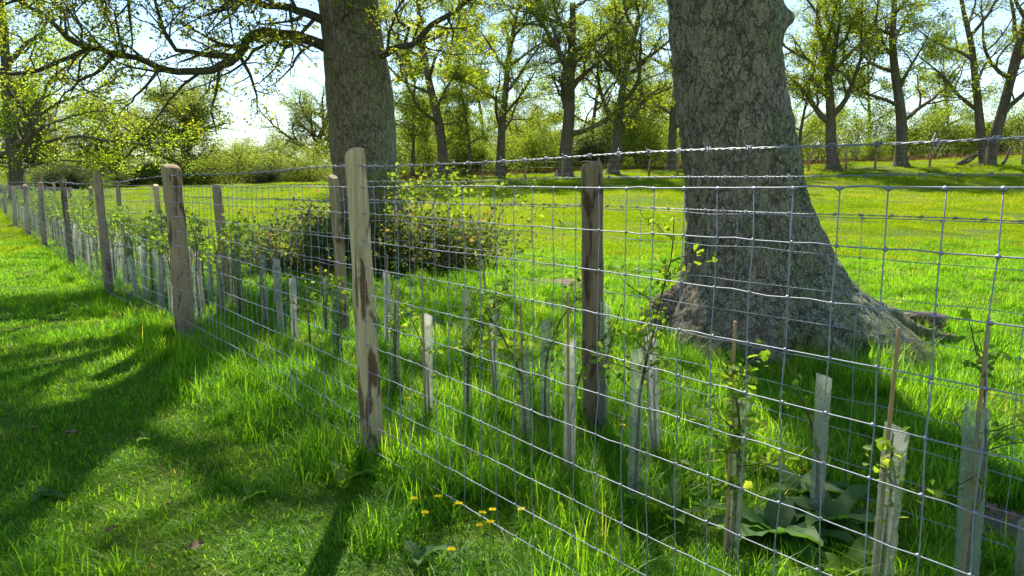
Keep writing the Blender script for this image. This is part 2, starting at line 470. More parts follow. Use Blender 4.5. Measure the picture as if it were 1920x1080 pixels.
# ---------------------------------------------------------------- leaf scatter
def leaves(mb, P, size, rng, droop=.3, detail=0, jit=.0, var=None, aspect=.55, along=None):
    """one small folded leaf polygon at each point of P"""
    n = len(P)
    if n == 0: return
    P = P + rng.normal(0, jit, (n, 3)) if jit > 0 else np.asarray(P)
    D = rng.normal(0, 1, (n, 3)); D[:, 2] = D[:, 2] * .7 - droop
    if along is not None: D = D * .6 + along * .9
    D /= np.linalg.norm(D, axis=1)[:, None]
    U = rng.normal(0, 1, (n, 3)); U[:, 2] += .8
    S = np.cross(D, U); S /= (np.linalg.norm(S, axis=1)[:, None] + 1e-9)
    N = np.cross(S, D)
    L = size * rng.uniform(.55, 1.3, n)
    W = L * aspect * rng.uniform(.8, 1.2, n)
    v = rng.uniform(0, 1, n) if var is None else np.clip(var + rng.normal(0, .18, n), 0, 1)
    if detail == 0:
        prof = [(0, 0, 0), (.48, .5, .10), (1, 0, -.06), (.48, -.5, .10)]
        faces = [(0, 1, 2), (0, 2, 3)]
    else:
        prof = [(0, 0, 0), (.22, .22, .06), (.40, .34, .09), (.56, .30, .05), (.72, .5, .07), (.90, .26, 0), (1.05, 0, -.10),
                (.90, -.26, 0), (.72, -.5, .07), (.56, -.30, .05), (.40, -.34, .09), (.22, -.22, .06)]
        faces = None
    k = len(prof)
    V = np.zeros((n, k, 3))
    for q, (a, b, c) in enumerate(prof):
        V[:, q] = P + D * (a * L)[:, None] + S * (b * W)[:, None] + N * (c * L)[:, None]
    base = (np.arange(n) * k)[:, None]
    if faces:
        F = [np.concatenate([base + np.array(f)[None] for f in faces])]
    else:
        F = [np.concatenate([base + np.array([0, 1, 2, 3, 4, 5, 6])[None], base + np.array([0, 6, 7, 8, 9, 10, 11])[None]])]
    mb.add(V.reshape(-1, 3), F, np.repeat(v, k))

# ---------------------------------------------------------------- tree growth
def perp_dir(d, ang, az):
    d = nrm(d)
    a = nrm(np.cross(d, [0, 0, 1.0]) if abs(d[2]) < .95 else np.cross(d, [1.0, 0, 0]))
    b = np.cross(d, a)
    return nrm(d * math.cos(ang) + (a * math.cos(az) + b * math.sin(az)) * math.sin(ang))

def grow(rng, P, d, L, r, lev, prm, tubes, tips):
    n = max(2 if lev >= 4 else 3, int(L / prm['seg'][lev]))
    pts = [np.array(P, float)]; dirs = [nrm(d)]
    d = nrm(d)
    for i in range(n):
        d = nrm(d + rng.normal(0, prm['wig'][lev], 3) + np.array([0, 0, prm['up'][lev]]))
        pts.append(pts[-1] + d * (L / n)); dirs.append(d)
    t = np.linspace(0, 1, n + 1)
    rad = r * (1 - (1 - prm['end'][lev]) * t)
    tubes.append((lev, np.array(pts), rad))
    if lev >= prm['max']:
        for q in range(1, n + 1): tips.append((pts[q], dirs[q]))
        return
    k = prm['kids'][lev]
    k = max(1, int(round(k * rng.uniform(.8, 1.2))))
    az0 = rng.uniform(0, 6.28)
    for j in range(k):
        tt = prm['t0'][lev] + (1 - prm['t0'][lev]) * (j + rng.uniform(.2, 1.0)) / k
        f = min(tt, 1) * n; i0 = min(int(f), n - 1); fr = f - i0
        p = pts[i0] * (1 - fr) + pts[i0 + 1] * fr
        ang = R(rng.uniform(*prm['ang'][lev]))
        cd = perp_dir(dirs[i0 + 1], ang, az0 + j * 2.4 + rng.uniform(-.5, .5))
        if lev > 0 and cd[2] < -.35: cd[2] *= .3
        cl = L * prm['ratio'][lev] * rng.uniform(.7, 1.2) * (1 - .45 * (tt - prm['t0'][lev]))
        cr = min(float(np.interp(tt, t, rad)) * .72, r * prm['rr'][lev] * rng.uniform(.8, 1.15))
        grow(rng, p, cd, cl, cr, lev + 1, prm, tubes, tips)

SPREAD = dict(max=4, seg=[.9, .7, .45, .3, .2], wig=[.07, .17, .26, .28, .3], up=[.04, .07, .04, .02, 0.0], end=[.30, .16, .2, .3, .3],
              kids=[11, 8, 7, 5], t0=[.24, .16, .15, .1], ang=[(30, 78), (30, 70), (30, 75), (30, 70)], ratio=[.66, .5, .5, .5], rr=[.46, .42, .42, .4])
TALL = dict(max=4, seg=[1.0, .7, .45, .3, .2], wig=[.05, .14, .22, .26, .3], up=[.05, .11, .06, .02, 0.0], end=[.20, .15, .2, .3, .3],
            kids=[14, 7, 6, 5], t0=[.20, .15, .15, .1], ang=[(28, 70), (30, 65), (30, 75), (30, 70)], ratio=[.42, .52, .5, .5], rr=[.38, .42, .42, .4])
DOME = dict(max=3, seg=[.8, .7, .5, .35], wig=[.06, .16, .22, .25], up=[.03, .03, .03, .02], end=[.5, .3, .3, .3],
            kids=[18, 9, 8], t0=[.18, .12, .1], ang=[(35, 85), (30, 70), (30, 70)], ratio=[.75, .5, .5], rr=[.5, .45, .4])
SHRUB = dict(max=2, seg=[.35, .3, .2], wig=[.14, .2, .25], up=[.02, .03, .02], end=[.3, .3, .3],
             kids=[8, 7], t0=[.1, .1], ang=[(25, 70), (25, 70)], ratio=[.6, .5], rr=[.5, .45])

def tree_meshes(seed, H, r, prm, lmat, bmat, leaf=.13, per=3, jit=.16, stems=1, lean=.0, flare=1.0, var=None, keep=1.0):
    rng = np.random.default_rng(seed)
    tubes, tips = [], []
    for s_ in range(stems):
        d = nrm([rng.normal(0, .04) + lean + (.09 * (-1) ** s_ if stems > 1 else 0), rng.normal(0, .04), 1])
        grow(rng, [0.0, 0, -.25], d, H * (.62 if prm is SPREAD else .8) * (1 - .1 * s_), r * (1 - .15 * s_), 0, prm, tubes, tips)
    tr, br, lf = MB(), MB(), MB()
    for lev, pts, rad in tubes:
        if lev == 0:
            rad = rad.copy()
            hgt = pts[:, 2]
            pp = np.concatenate([[pts[0]], [pts[0] * .75 + pts[1] * .25], [pts[0] * .45 + pts[1] * .55], pts[1:]])
            rr = np.interp(np.linspace(0, 1, len(pp)), np.linspace(0, 1, len(rad)), rad)
            rr[0] *= 1.0 + .75 * flare; rr[1] *= 1 + .45 * flare; rr[2] *= 1 + .12 * flare
            pp2 = np.stack([np.interp(np.linspace(0, 1, len(pp) * 2), np.linspace(0, 1, len(pp)), pp[:, q]) for q in range(3)], 1)
            rr2 = np.interp(np.linspace(0, 1, len(pp) * 2), np.linspace(0, 1, len(pp)), rr)
            tr.tube(pp2, rr2, 12)
        else:
            br.tube(pts, np.maximum(rad, .006), {1: 7, 2: 5, 3: 4, 4: 3}[lev], cap=False)
    T = np.array([t[0] for t in tips]); Dm = np.array([t[1] for t in tips])
    if keep < 1:
        m = rng.uniform(0, 1, len(T)) < keep; T = T[m]; Dm = Dm[m]
    Pp = np.repeat(T, per, 0)
    leaves(lf, Pp, leaf, rng, .15, 0, jit, var)
    return (tr.mesh('trunk', bmat), br.mesh('branches', bmat), lf.mesh('crown', lmat))

def put_tree(name, ms, label, loc, rotz=0, scale=1.0, group=None, cat='tree'):
    t = thing(name, label, cat, loc, rotz, group, scale)
    for nm, me in zip(('trunk', 'branches', 'crown'), ms):
        link(nm, me, t)
    return t

def base_at(px, Y):
    d = ray(px, 330)
    x = d[0] / d[1] * Y
    return np.array([x, Y, hz(x, Y)])

GL = 'oaks in the line along the far edge of the field'
T_spread1 = tree_meshes(11, 17, .52, SPREAD, FARLEAF, BARKF, .115, 3, .13)
T_spread2 = tree_meshes(23, 15, .38, SPREAD, FARLEAF, BARKF, .115, 4, .13)
T_tall1 = tree_meshes(31, 17, .34, TALL, FARLEAF, BARKF, .115, 5, .13)
T_tall2 = tree_meshes(47, 16, .30, TALL, FARLEAF, BARKF, .115, 5, .13)
T_twin = tree_meshes(53, 17, .34, dict(TALL, kids=[10, 6, 5, 5]), FARLEAF, BARKF, .115, 2, .13, stems=2)
T_slim = tree_meshes(61, 11, .19, dict(TALL, kids=[11, 6, 5, 5]), SHRUBLEAF, BARKF, .125, 6, .16)
T_dome = tree_meshes(71, 11, .42, DOME, DOMELEAF, BARKF, .15, 11, .34)
T_dome2 = tree_meshes(77, 11, .40, DOME, DOMELEAF, BARKF, .15, 11, .34)
T_lime = tree_meshes(83, 14, .42, dict(SPREAD, t0=[.12, .1, .1, .1], up=[.04, .02, .01, 0, 0], kids=[10, 6, 6, 5]), LIMELEAF, BARKF, .125, 6, .2)

put_tree('oak_tree', T_spread1, 'thick old oak with wide spreading limbs in the middle of the far tree line', base_at(1058, 47), 0.4, 1.0, GL)
put_tree('oak_tree', T_spread2, 'forked oak just right of the thickest oak in the far tree line', base_at(1148, 46.5), 2.1, 1.05, GL)
put_tree('oak_tree', T_tall2, 'slender oak left of the thickest oak in the far tree line', base_at(938, 49), 1.0, (1.15, 1.15, .95), GL)
put_tree('oak_tree', T_tall1, 'upright oak right of the brambly trunk in the far tree line', base_at(832, 48), 4.1, (1.2, 1.2, .95), GL)
put_tree('oak_tree', T_slim, 'small crooked tree showing beside the right edge of the brambly trunk', base_at(772, 52), 0.3, .9, GL)
put_tree('oak_tree', T_slim, 'thin tree between two stouter trunks in the far tree line', base_at(880, 50), 2.3, .8, GL)
put_tree('oak_tree', T_tall1, 'leaning leafy oak half hidden by the left edge of the big near trunk', base_at(1258, 49), 1.7, 1.0, GL)
put_tree('oak_tree', T_spread2, 'stout forked oak first to the right of the big near trunk', base_at(1562, 45), 5.0, 1.05, GL)
put_tree('oak_tree', T_tall1, 'straight tall oak second to the right of the big near trunk', base_at(1688, 45), 3.0, (1.2, 1.2, 1.0), GL)
put_tree('oak_tree', T_twin, 'twin stemmed tall oak at the right end of the far tree line', base_at(1848, 45), .2, (1.2, 1.2, 1.0), GL)
put_tree('oak_tree', T_slim, 'thin tree in the gap right of the big near trunk', base_at(1500, 50), 4.4, .85, GL)
put_tree('oak_tree', T_spread2, 'oak beyond the right edge of the picture reaching in with leafy boughs', base_at(2010, 44), 1.3, 1.0, GL)

GD = 'round crowned trees beyond the left of the field'
put_tree('oak_tree', T_dome, 'broad dome shaped oak beyond the field under the long bare bough', base_at(352, 66), .5, (1.08, 1.08, .80), GD)
put_tree('oak_tree', T_dome2, 'dome shaped oak against the sky left of the brambly trunk', base_at(590, 72), 2.5, (.95, .95, .82), GD)
put_tree('oak_tree', T_dome2, 'hazy round tree behind the bright lime green boughs on the left', base_at(205, 80), 1.2, (1.1, 1.1, .85), GD)
put_tree('oak_tree', T_dome, 'dark round tree at the far left edge behind the fence line', base_at(60, 82), 4.2, (1.1, 1.1, .9), GD)
GB = 'trees of the second row behind the far tree line'
for ms_, px_, Y_, sc_, rz_, lab_ in [
    (T_dome, 805, 66, (.8, .8, .62), 1.1, 'leafy tree filling the gap behind the small crooked tree'),
    (T_slim, 905, 66, 1.35, 2.0, 'thin leafy tree in the second row behind the thin front tree'),
    (T_dome2, 1000, 68, (.8, .8, .6), 3.3, 'leafy round tree showing left of the thickest oak'),
    (T_slim, 1115, 63, 1.4, 4.4, 'thin leafy tree behind the gap between thickest and forked oak'),
    (T_dome, 1205, 67, (.9, .9, .68), 5.2, 'leafy round tree showing right of the forked oak'),
    (T_slim, 1620, 66, 1.2, .6, 'thin leafy tree behind the two oaks right of the big near trunk'),
    (T_slim, 1770, 66, 1.1, 1.6, 'thin leafy tree left of and behind the twin stemmed oak')]:
    put_tree('oak_tree', ms_, lab_, base_at(px_, Y_), rz_, sc_, GB)
put_tree('lime_tree', T_lime, 'bright lime green tree standing over the far left end of the fence', base_at(34, 38), 0.9, 1.0)

# ---------------------------------------------------------------- shrubs behind the tree line
def shrub_meshes(seed, H, W, lmat, leaf=.13, per=4, stems=7):
    rng = np.random.default_rng(seed)
    tubes, tips = [], []
    for s_ in range(stems):
        a = rng.uniform(0, 6.28); o = rng.uniform(.1, .9)
        d = nrm([math.cos(a) * o * W / H, math.sin(a) * o * W / H, 1])
        grow(rng, [math.cos(a) * .2, math.sin(a) * .2, -.05], d, H * rng.uniform(.65, 1.0), .035, 0, SHRUB, tubes, tips)
    st, lf = MB(), MB()
    for lev, pts, rad in tubes: st.tube(pts, np.maximum(rad, .006), 4 if lev == 0 else 3, cap=False)
    T = np.array([t[0] for t in tips])
    leaves(lf, np.repeat(T, per, 0), leaf, rng, .1, 0, .2)
    return st.mesh('stems', TWIG), lf.mesh('foliage', lmat)

S_a = shrub_meshes(5, 4.8, 3.2, SHRUBLEAF, .12, 6, 8)
S_b = shrub_meshes(6, 3.6, 3.4, SHRUBLEAF, .12, 6, 8)
S_l = shrub_meshes(7, 5.0, 3.8, PALELEAF, .12, 6, 9)
S_d = shrub_meshes(8, 4.2, 3.8, DARKLEAF, .14, 7, 9)
def put_shrub(ms, px, Y, sc, rz, label, group='shrubs beyond the field'):
    t = thing('shrub', label, 'shrub', base_at(px, Y), rz, group, (sc, sc, sc * (.62 if px < 700 else .85)))
    link('stems', ms[0], t); link('foliage', ms[1], t)
for q in [
    (S_l, 470, 60, 1.15, .3, 'pale green shrub beyond the field under the dome shaped oak'),
    (S_l, 575, 61, 1.05, 1.3, 'pale green shrub beside the left edge of the brambly trunk'),
    (S_d, 505, 58, .62, .8, 'small dark thorny shrub in front of the pale green shrubs'),
    (S_b, 385, 60, 1.1, 2.2, 'mid green shrub beyond the field behind the third fence post'),
    (S_d, 150, 62, .85, .1, 'dark evergreen shrub at the left between two distant fence posts'),
    (S_d, 245, 64, .8, 2.0, 'dark evergreen shrub left of the thick fence post'),
    (S_d, 80, 60, .9, 3.0, 'dark evergreen shrub behind the lime green tree trunk'),
    (S_b, 310, 63, 1.1, 1.0, 'rounded shrub right above the thick fence post'),
    (S_a, 790, 53, .85, .5, 'leafy shrub beside the small crooked tree'),
    (S_b, 900, 54, 1.0, 1.5, 'low shrub between slender trunks of the far tree line'),
    (S_a, 1000, 53, .95, 2.5, 'leafy shrub left of the thickest oak'),
    (S_d, 1100, 55, .85, 3.5, 'dark shrub in the gap between the thickest oak and the forked oak'),
    (S_a, 1205, 54, 1.05, 4.5, 'leafy shrub right of the forked oak'),
    (S_l, 1262, 58, .95, .5, 'yellow green shrub by the left edge of the big near trunk'),
    (S_l, 1510, 56, 1.0, 5.5, 'yellow green shrub by the right edge of the big near trunk'),
    (S_a, 1610, 58, 1.15, .9, 'leafy shrub between the first two oaks right of the big near trunk'),
    (S_b, 1635, 51, .6, 1.9, 'small dense bush left of the straight tall oak'),
    (S_a, 1755, 56, 1.1, 2.9, 'leafy shrub between the straight oak and the twin stemmed oak'),
    (S_b, 1800, 58, 1.1, 3.9, 'rounded shrub just left of the twin stemmed oak'),
    (S_a, 845, 57, 1.1, .7, 'tall leafy shrub behind the upright oak right of the brambly trunk'),
    (S_l, 960, 60, 1.1, 1.7, 'yellow green shrub far behind the slender oak'),
    (S_b, 1035, 58, 1.2, 2.7, 'shrub directly behind the thickest oak'),
    (S_a, 1160, 60, 1.2, 3.7, 'shrub directly behind the forked oak'),
    (S_l, 740, 58, 1.0, 4.7, 'yellow green shrub hugging the right edge of the brambly trunk'),
    (S_l, 430, 66, 1.3, 5.7, 'tall pale shrub under the right side of the dome shaped oak'),
    (S_l, 530, 68, 1.3, .2, 'tall pale shrub under the dome shaped oak against the sky'),
    (S_b, 1700, 62, 1.2, 1.2, 'shrub directly behind the straight tall oak'),
    (S_a, 1540, 62, 1.2, 2.4, 'shrub behind the stout forked oak right of the big near trunk'),
    (S_b, 1850, 60, 1.0, 3.4, 'shrub directly behind the twin stemmed oak'),
    (S_a, 15, 84, 1.7, .9, 'distant tall shrub at the left edge behind the lime green tree'),
    (S_a, 115, 86, 1.7, 1.6, 'distant tall shrub seen between the small left fence posts'),
    (S_b, 200, 84, 1.9, 2.6, 'distant shrub left of the dome shaped oak'),
    (S_b, 310, 86, 1.9, 3.6, 'distant shrub behind the dome shaped oak'),
    (S_b, 410, 84, 1.9, 4.6, 'distant shrub right of the dome shaped oak trunk'),
    (S_b, 640, 82, 1.9, 5.6, 'distant shrub hidden mostly by the brambly trunk'),
    (S_b, 690, 80, 1.5, .9, 'distant shrub showing left of the brambly trunk'),
    (S_a, 480, 84, 1.2, 1.9, 'distant tall shrub in the hollow between the two dome shaped oaks'),
    (S_b, 800, 78, 1.6, 2.8, 'distant shrub behind the small crooked tree'),
    (S_a, 890, 82, 1.4, 3.8, 'distant tall shrub behind the thin tree'),
    (S_b, 980, 78, 1.6, 4.8, 'distant shrub left of the thickest oak'),
    (S_b, 1100, 80, 1.7, 5.8, 'distant shrub between the thickest oak and the forked oak'),
    (S_a, 1190, 84, 1.4, .4, 'distant tall shrub right of the forked oak'),
    (S_b, 1250, 76, 1.6, 1.4, 'distant shrub at the left edge of the big near trunk'),
    (S_l, 1905, 55, 1.2, 4.9, 'bright shrub at the right edge beyond the twin stemmed oak'),
]:
    put_shrub(*q)

# ---------------------------------------------------------------- big near oaks
def smooth_interp(x, xs, ys):
    """monotone cubic-ish interpolation"""
    xs = np.asarray(xs, float); ys = np.asarray(ys, float)
    m = np.gradient(ys, xs)
    x = np.clip(x, xs[0], xs[-1])
    i = np.clip(np.searchsorted(xs, x) - 1, 0, len(xs) - 2)
    h = xs[i + 1] - xs[i]; t = (x - xs[i]) / h
    return ((1 + 2*t)*(1-t)**2)*ys[i] + t*(1-t)**2*h*m[i] + t*t*(3-2*t)*ys[i+1] + t*t*(t-1)*h*m[i+1]

def trunk_mesh(name, table, Yc, top, bark, nseg, nring, plate, depth, lobes, seed, org, burls=()):
    """table: rows (y_px, left_px, right_px) measured on the trunk; top: rows (z, x, y, radius) above the frame"""
    zs, cx, hw = [], [], []
    for y, l, r_ in table:
        a = at(l, y, Yc); b = at(r_, y, Yc)
        zs.append((a[2] + b[2]) / 2); cx.append((a[0] + b[0]) / 2); hw.append((b[0] - a[0]) / 2)
    cyl = [Yc] * len(zs)
    o = np.argsort(zs); zs = [zs[i] for i in o]; cx = [cx[i] for i in o]; hw = [hw[i] for i in o]
    zs = [zs[0] - .35] + zs; cx = [cx[0]] + cx; hw = [hw[0] * 1.03] + hw; cyl = [Yc] + cyl
    for z, x, y, r_ in top:
        zs.append(z); cx.append(x); cyl.append(y); hw.append(r_)
    zz = np.concatenate([np.linspace(zs[0], 3.6, int(nring * .8)), np.linspace(3.6, zs[-1], int(nring * .2))[1:]])
    c = smooth_interp(zz, zs, cx); w = smooth_interp(zz, zs, hw); yy = smooth_interp(zz, zs, cyl)
    th = np.arange(nseg) * 2 * np.pi / nseg
    V = np.zeros((len(zz), nseg, 3)); VR = np.ones((len(zz), nseg)); sdv = Vector((seed, 2.0, 5.0))
    for i, z in enumerate(zz):
        for j, t in enumerate(th):
            ct, st = math.cos(t), math.sin(t)
            rr = w[i]
            fl = 0
            for (a, tk, hk, pw) in lobes:
                q = math.cos(t - tk)
                if q > 0: fl += a * math.exp(-max(z, 0) / hk) * q ** pw
            p0 = Vector((c[i] + rr * ct, yy[i] + rr * st, z))
            lump = .035 * mnoise.noise(p0 * 1.6 + Vector((seed, 0, 0))) + .014 * mnoise.noise(p0 * 5.0)
            for (bx_, by_, bz_, br_, ba_) in burls:
                dd = (p0 - Vector((bx_, by_, bz_))).length
                lump += ba_ * math.exp(-(dd / br_) ** 2)
            rid = 1 - abs(mnoise.noise(Vector((p0.x * 9, p0.y * 9, p0.z * 2.0)) + mnoise.noise_vector(p0 * 4) * .5))
            cr = depth * (.8 * (rid - .8) + .5 * mnoise.noise(Vector((p0.x * 17, p0.y * 17, p0.z * 9))) + .3 * mnoise.noise(p0 * 38))
            rad = rr + fl + lump + cr
            V[i, j] = (c[i] + rad * ct, yy[i] + rad * st, z)
    mb = MB()
    n = nseg
    i = np.arange(len(zz) - 1)[:, None] * n; j = np.arange(n)[None]; j2 = (j + 1) % n
    Q = np.stack([i + j, i + j2, i + n + j2, i + n + j], -1).reshape(-1, 4)
    mb.add(V.reshape(-1, 3) - org, [Q], VR.ravel())
    return mb, (zz, c, yy, w)

# --- oak 1 : the big trunk on the right
Y1 = 6.25
o1 = np.array([*(at(1400, 640, Y1)[:2]), 0.0]); o1[2] = hz(o1[0], o1[1])
tab1 = [(0, 1252, 1455), (150, 1265, 1468), (280, 1284, 1491), (350, 1290, 1501), (430, 1290, 1528), (490, 1284, 1556), (530, 1276, 1580), (570, 1262, 1612), (610, 1250, 1640), (650, 1245, 1655)]
x_top = at(1353, 0, Y1)[0]
top1 = [(4.2, x_top - .17, Y1 + .05, .43), (6.0, x_top - .38, Y1 + .15, .40), (8.5, x_top - .35, Y1 + .3, .30), (11, x_top - .1, Y1 + .3, .20)]
bpos = at(1470, 40, Y1)
mb, ax1 = trunk_mesh('trunk', tab1, Y1, top1, BARK1, 280, 340, 11.0, .034,
    [(.20, 0.0, .16, 10), (.26, -.85, .20, 10), (.16, 3.3, .14, 10), (.24, -2.2, .2, 9), (.25, 1.4, .2, 6), (-.30, -1.42, .30, 70), (.11, -.35, .45, 24), (.11, -1.95, .5, 24), (.12, -2.75, .4, 20), (.09, -1.0, .6, 26), (.06, -.6, .9, 30), (.05, -2.35, 1.0, 30)], 3, o1,
    burls=[(bpos[0] - .05, Y1 - .12, bpos[2], .09, .10)])
rng = np.random.default_rng(4)
tree1 = thing('oak_tree', 'massive rough barked oak trunk with flared roots right of centre behind the fence', 'tree', o1)
trunk1 = link('trunk', mb.mesh('trunk', BARK1), tree1)
def root_mesh(pts, rads, org, bark, seed):
    pts = np.array(pts, float); k = 60
    t = np.linspace(0, 1, k); ts = np.linspace(0, 1, len(pts))
    P = np.stack([smooth_interp(t, ts, pts[:, q]) for q in range(3)], 1)
    r_ = np.interp(t, ts, rads)
    m = MB(); m.tube(P - org, r_, 36)
    V = m.v[0]
    for i in range(len(V)):
        a = Vector(V[i]); cc = Vector((P - org)[i // 36])
        q = Vector((a.x * 6, a.y * 14, a.z * 14)) + mnoise.noise_vector(a * 6) * .3
        ds, _ = mnoise.voronoi(q)
        f = 1 - .20 * max(0, 1 - (ds[1] - ds[0]) / .25) + .22 * mnoise.noise(a * 4 + Vector((seed, 0, 0)))
        V[i] = cc + (a - cc) * f
    m.v[0] = V
    m.var[0] = np.ones(len(V))
    return m.mesh('root', bark)
def gz(x, y, dz=0.0): return np.array([x, y, hz(x, y) + dz])
pr = [at(1560, 590, Y1), at(1640, 606, Y1 - .02), at(1710, 622, Y1 - .03), at(1775, 636, Y1 - .03), at(1840, 648, Y1)]
link('root', root_mesh([o1 + [.35, -.05, .30], gz(pr[1][0], Y1 - .12, .12), gz(pr[2][0], Y1 - .14, .045), gz(pr[3][0], Y1 - .1, .01), gz(pr[4][0], Y1, -.04)], [.25, .17, .10, .06, .02], o1, BARK1, 1), tree1)
pl = [at(1270, 600, Y1), at(1235, 610, Y1), at(1205, 622, Y1)]
link('root', root_mesh([o1 + [-.40, -.05, .30], gz(pl[0][0] - .12, Y1 - .15, .20), gz(pl[1][0] - .10, Y1 - .22, .09), gz(pl[2][0] - .05, Y1 - .3, -.04)], [.20, .16, .11, .05], o1, BARK1, 2), tree1)
link('root', root_mesh([o1 + [.1, -.3, .28], gz(o1[0] + .22, Y1 - .75, .12), gz(o1[0] + .38, Y1 - 1.05, .02), gz(o1[0] + .5, Y1 - 1.3, -.06)], [.24, .17, .10, .04], o1, BARK1, 3), tree1)
# knot stub high on the right edge of the trunk
m = MB(); bp2 = at(1463, 40, Y1 - .05)
m.tube(np.array([bp2 + [-.12, .02, -.05], bp2 + [-.02, 0, 0], bp2 + [.05, -.01, .045], bp2 + [.07, -.01, .075]]) - o1, [.10, .085, .065, .02], 14)
link('knot_stub', m.mesh('knot_stub', plain_mat('rotten_knot', (.05, .035, .02), (.11, .075, .04), .9, 0, 30)), tree1)

NEAR = dict(max=4, seg=[.5, .5, .35, .22, .13], wig=[.08, .22, .30, .34, .34], up=[.02, .03, .02, .0, -.04], end=[.4, .3, .25, .3, .35],
            kids=[7, 6, 6, 5], t0=[.25, .15, .12, .1], ang=[(30, 70), (30, 70), (30, 75), (30, 70)], ratio=[.6, .55, .5, .5], rr=[.55, .5, .45, .4])

def near_crown(tree, org, limbs, rng, lmat, leaf, per, keep=1.0, prm=NEAR, detail=1):
    tubes, tips = [], []
    for spec in limbs:
        spec(tubes, tips)
    br, lf = MB(), MB()
    for lev, pts, rad in tubes:
        br.tube(pts - org, np.maximum(rad, .0035), {0: 12, 1: 8, 2: 6, 3: 4, 4: 3}[lev], cap=False)
    T = np.array([t[0] for t in tips])
    m = rng.uniform(0, 1, len(T)) < keep
    T = T[m]
    leaves(lf, np.repeat(T, per, 0) - org, leaf, rng, .45, detail, leaf * .75)
    link('branches', br.mesh('branches', BARKN), tree)
    link('crown', lf.mesh('crown', lmat), tree)
    return len(T)

BARKN = bark_mat('limb_bark', (.110, .096, .070), (.060, .052, .038), (.22, .23, .18), (.085, .090, .035), 8.0, .35, .6, .5)

def limb(P, d, L, r, lev, seed, prm=NEAR):
    def f(tubes, tips):
        grow(np.random.default_rng(seed), P, d, L, r, lev, prm, tubes, tips)
    return f

def drawn(pts, r0, r1, seed, lev=1, kids=10, klen=1.6, prm=NEAR, t0=.1, up=.15):
    """a limb along measured points with grown side branches"""
    def f(tubes, tips):
        rg = np.random.default_rng(seed)
        P = np.array(pts, float)
        seglen = np.concatenate([[0], np.cumsum(np.linalg.norm(np.diff(P, axis=0), axis=1))])
        L = seglen[-1]; n = max(8, int(L / .16))
        s = np.linspace(0, L, n + 1)
        Q = np.stack([smooth_interp(s, seglen, P[:, q]) for q in range(3)], 1)
        Q[1:] += rg.normal(0, .012, (n, 3))
        rad = r0 + (r1 - r0) * (s / L) ** .8
        tubes.append((lev, Q, rad))
        for j in range(kids):
            t = t0 + (1 - t0) * (j + rg.uniform(.2, 1)) / kids
            i = min(int(t * n), n - 1)
            d = nrm(Q[i + 1] - Q[i])
            cd = perp_dir(d, R(rg.uniform(35, 75)), rg.uniform(0, 6.28)); cd = nrm(cd + np.array([0, 0, up]))
            grow(rg, Q[i], cd, klen * rg.uniform(.6, 1.2), min(rad[i] * .5, .035), lev + 1, prm, tubes, tips)
        grow(rg, Q[-1], nrm(Q[-1] - Q[-2]), klen, r1, lev + 1, prm, tubes, tips)
    return f

zz, c_, y_, w_ = ax1
def on_axis(ax, z): return np.array([np.interp(z, ax[0], ax[1]), np.interp(z, ax[0], ax[2]), z])
CROWN = dict(NEAR, seg=[.8, .8, .55, .4, .25], up=[.05, .06, .04, .02, 0])
lims = []
for k in range(9):
    z = 4.6 + k * .75
    a = k * 2.4 + .4
    lims.append(limb(on_axis(ax1, z), [math.cos(a), math.sin(a), .55 + .06 * k], 5.4 - .30 * k, .15 - .008 * k, 1, 100 + k, CROWN))
near_crown(tree1, o1, lims, np.random.default_rng(9), OAKLEAF, .12, 3, .8, CROWN, 0)

# --- oak 2 : the trunk rising out of brambles
Y2 = 13.2
o2 = np.array([at(690, 470, Y2)[0], Y2, 0.0]); o2[2] = hz(o2[0], Y2)
tab2 = [(0, 598, 708), (100, 608, 723), (150, 612, 733), (200, 615, 738), (280, 620, 743), (340, 626, 750), (400, 622, 758), (440, 612, 770), (480, 596, 788)]
xt2 = at(653, 0, Y2)[0]
top2 = [(6.0, xt2 - .05, Y2, .44), (8.0, xt2 + .05, Y2 + .1, .38), (10.5, xt2 - .1, Y2 + .2, .28), (13.5, xt2, Y2 + .2, .15)]
mb, ax2 = trunk_mesh('trunk', tab2, Y2, top2, BARK2, 160, 300, 11.0, .016, [(.25, .3, .3, 5), (.25, 2.6, .3, 5), (.25, -1.6, .3, 5)], 8, o2)
tree2 = thing('oak_tree', 'oak trunk with long bare boughs rising out of the bramble mound left of centre', 'tree', o2)
link('trunk', mb.mesh('trunk', BARK2), tree2)
def pl_(lst, Ya, Yb):
    n = len(lst)
    return [at(x, y, Ya + (Yb - Ya) * i / (n - 1)) for i, (x, y) in enumerate(lst)]
VIS = dict(NEAR)
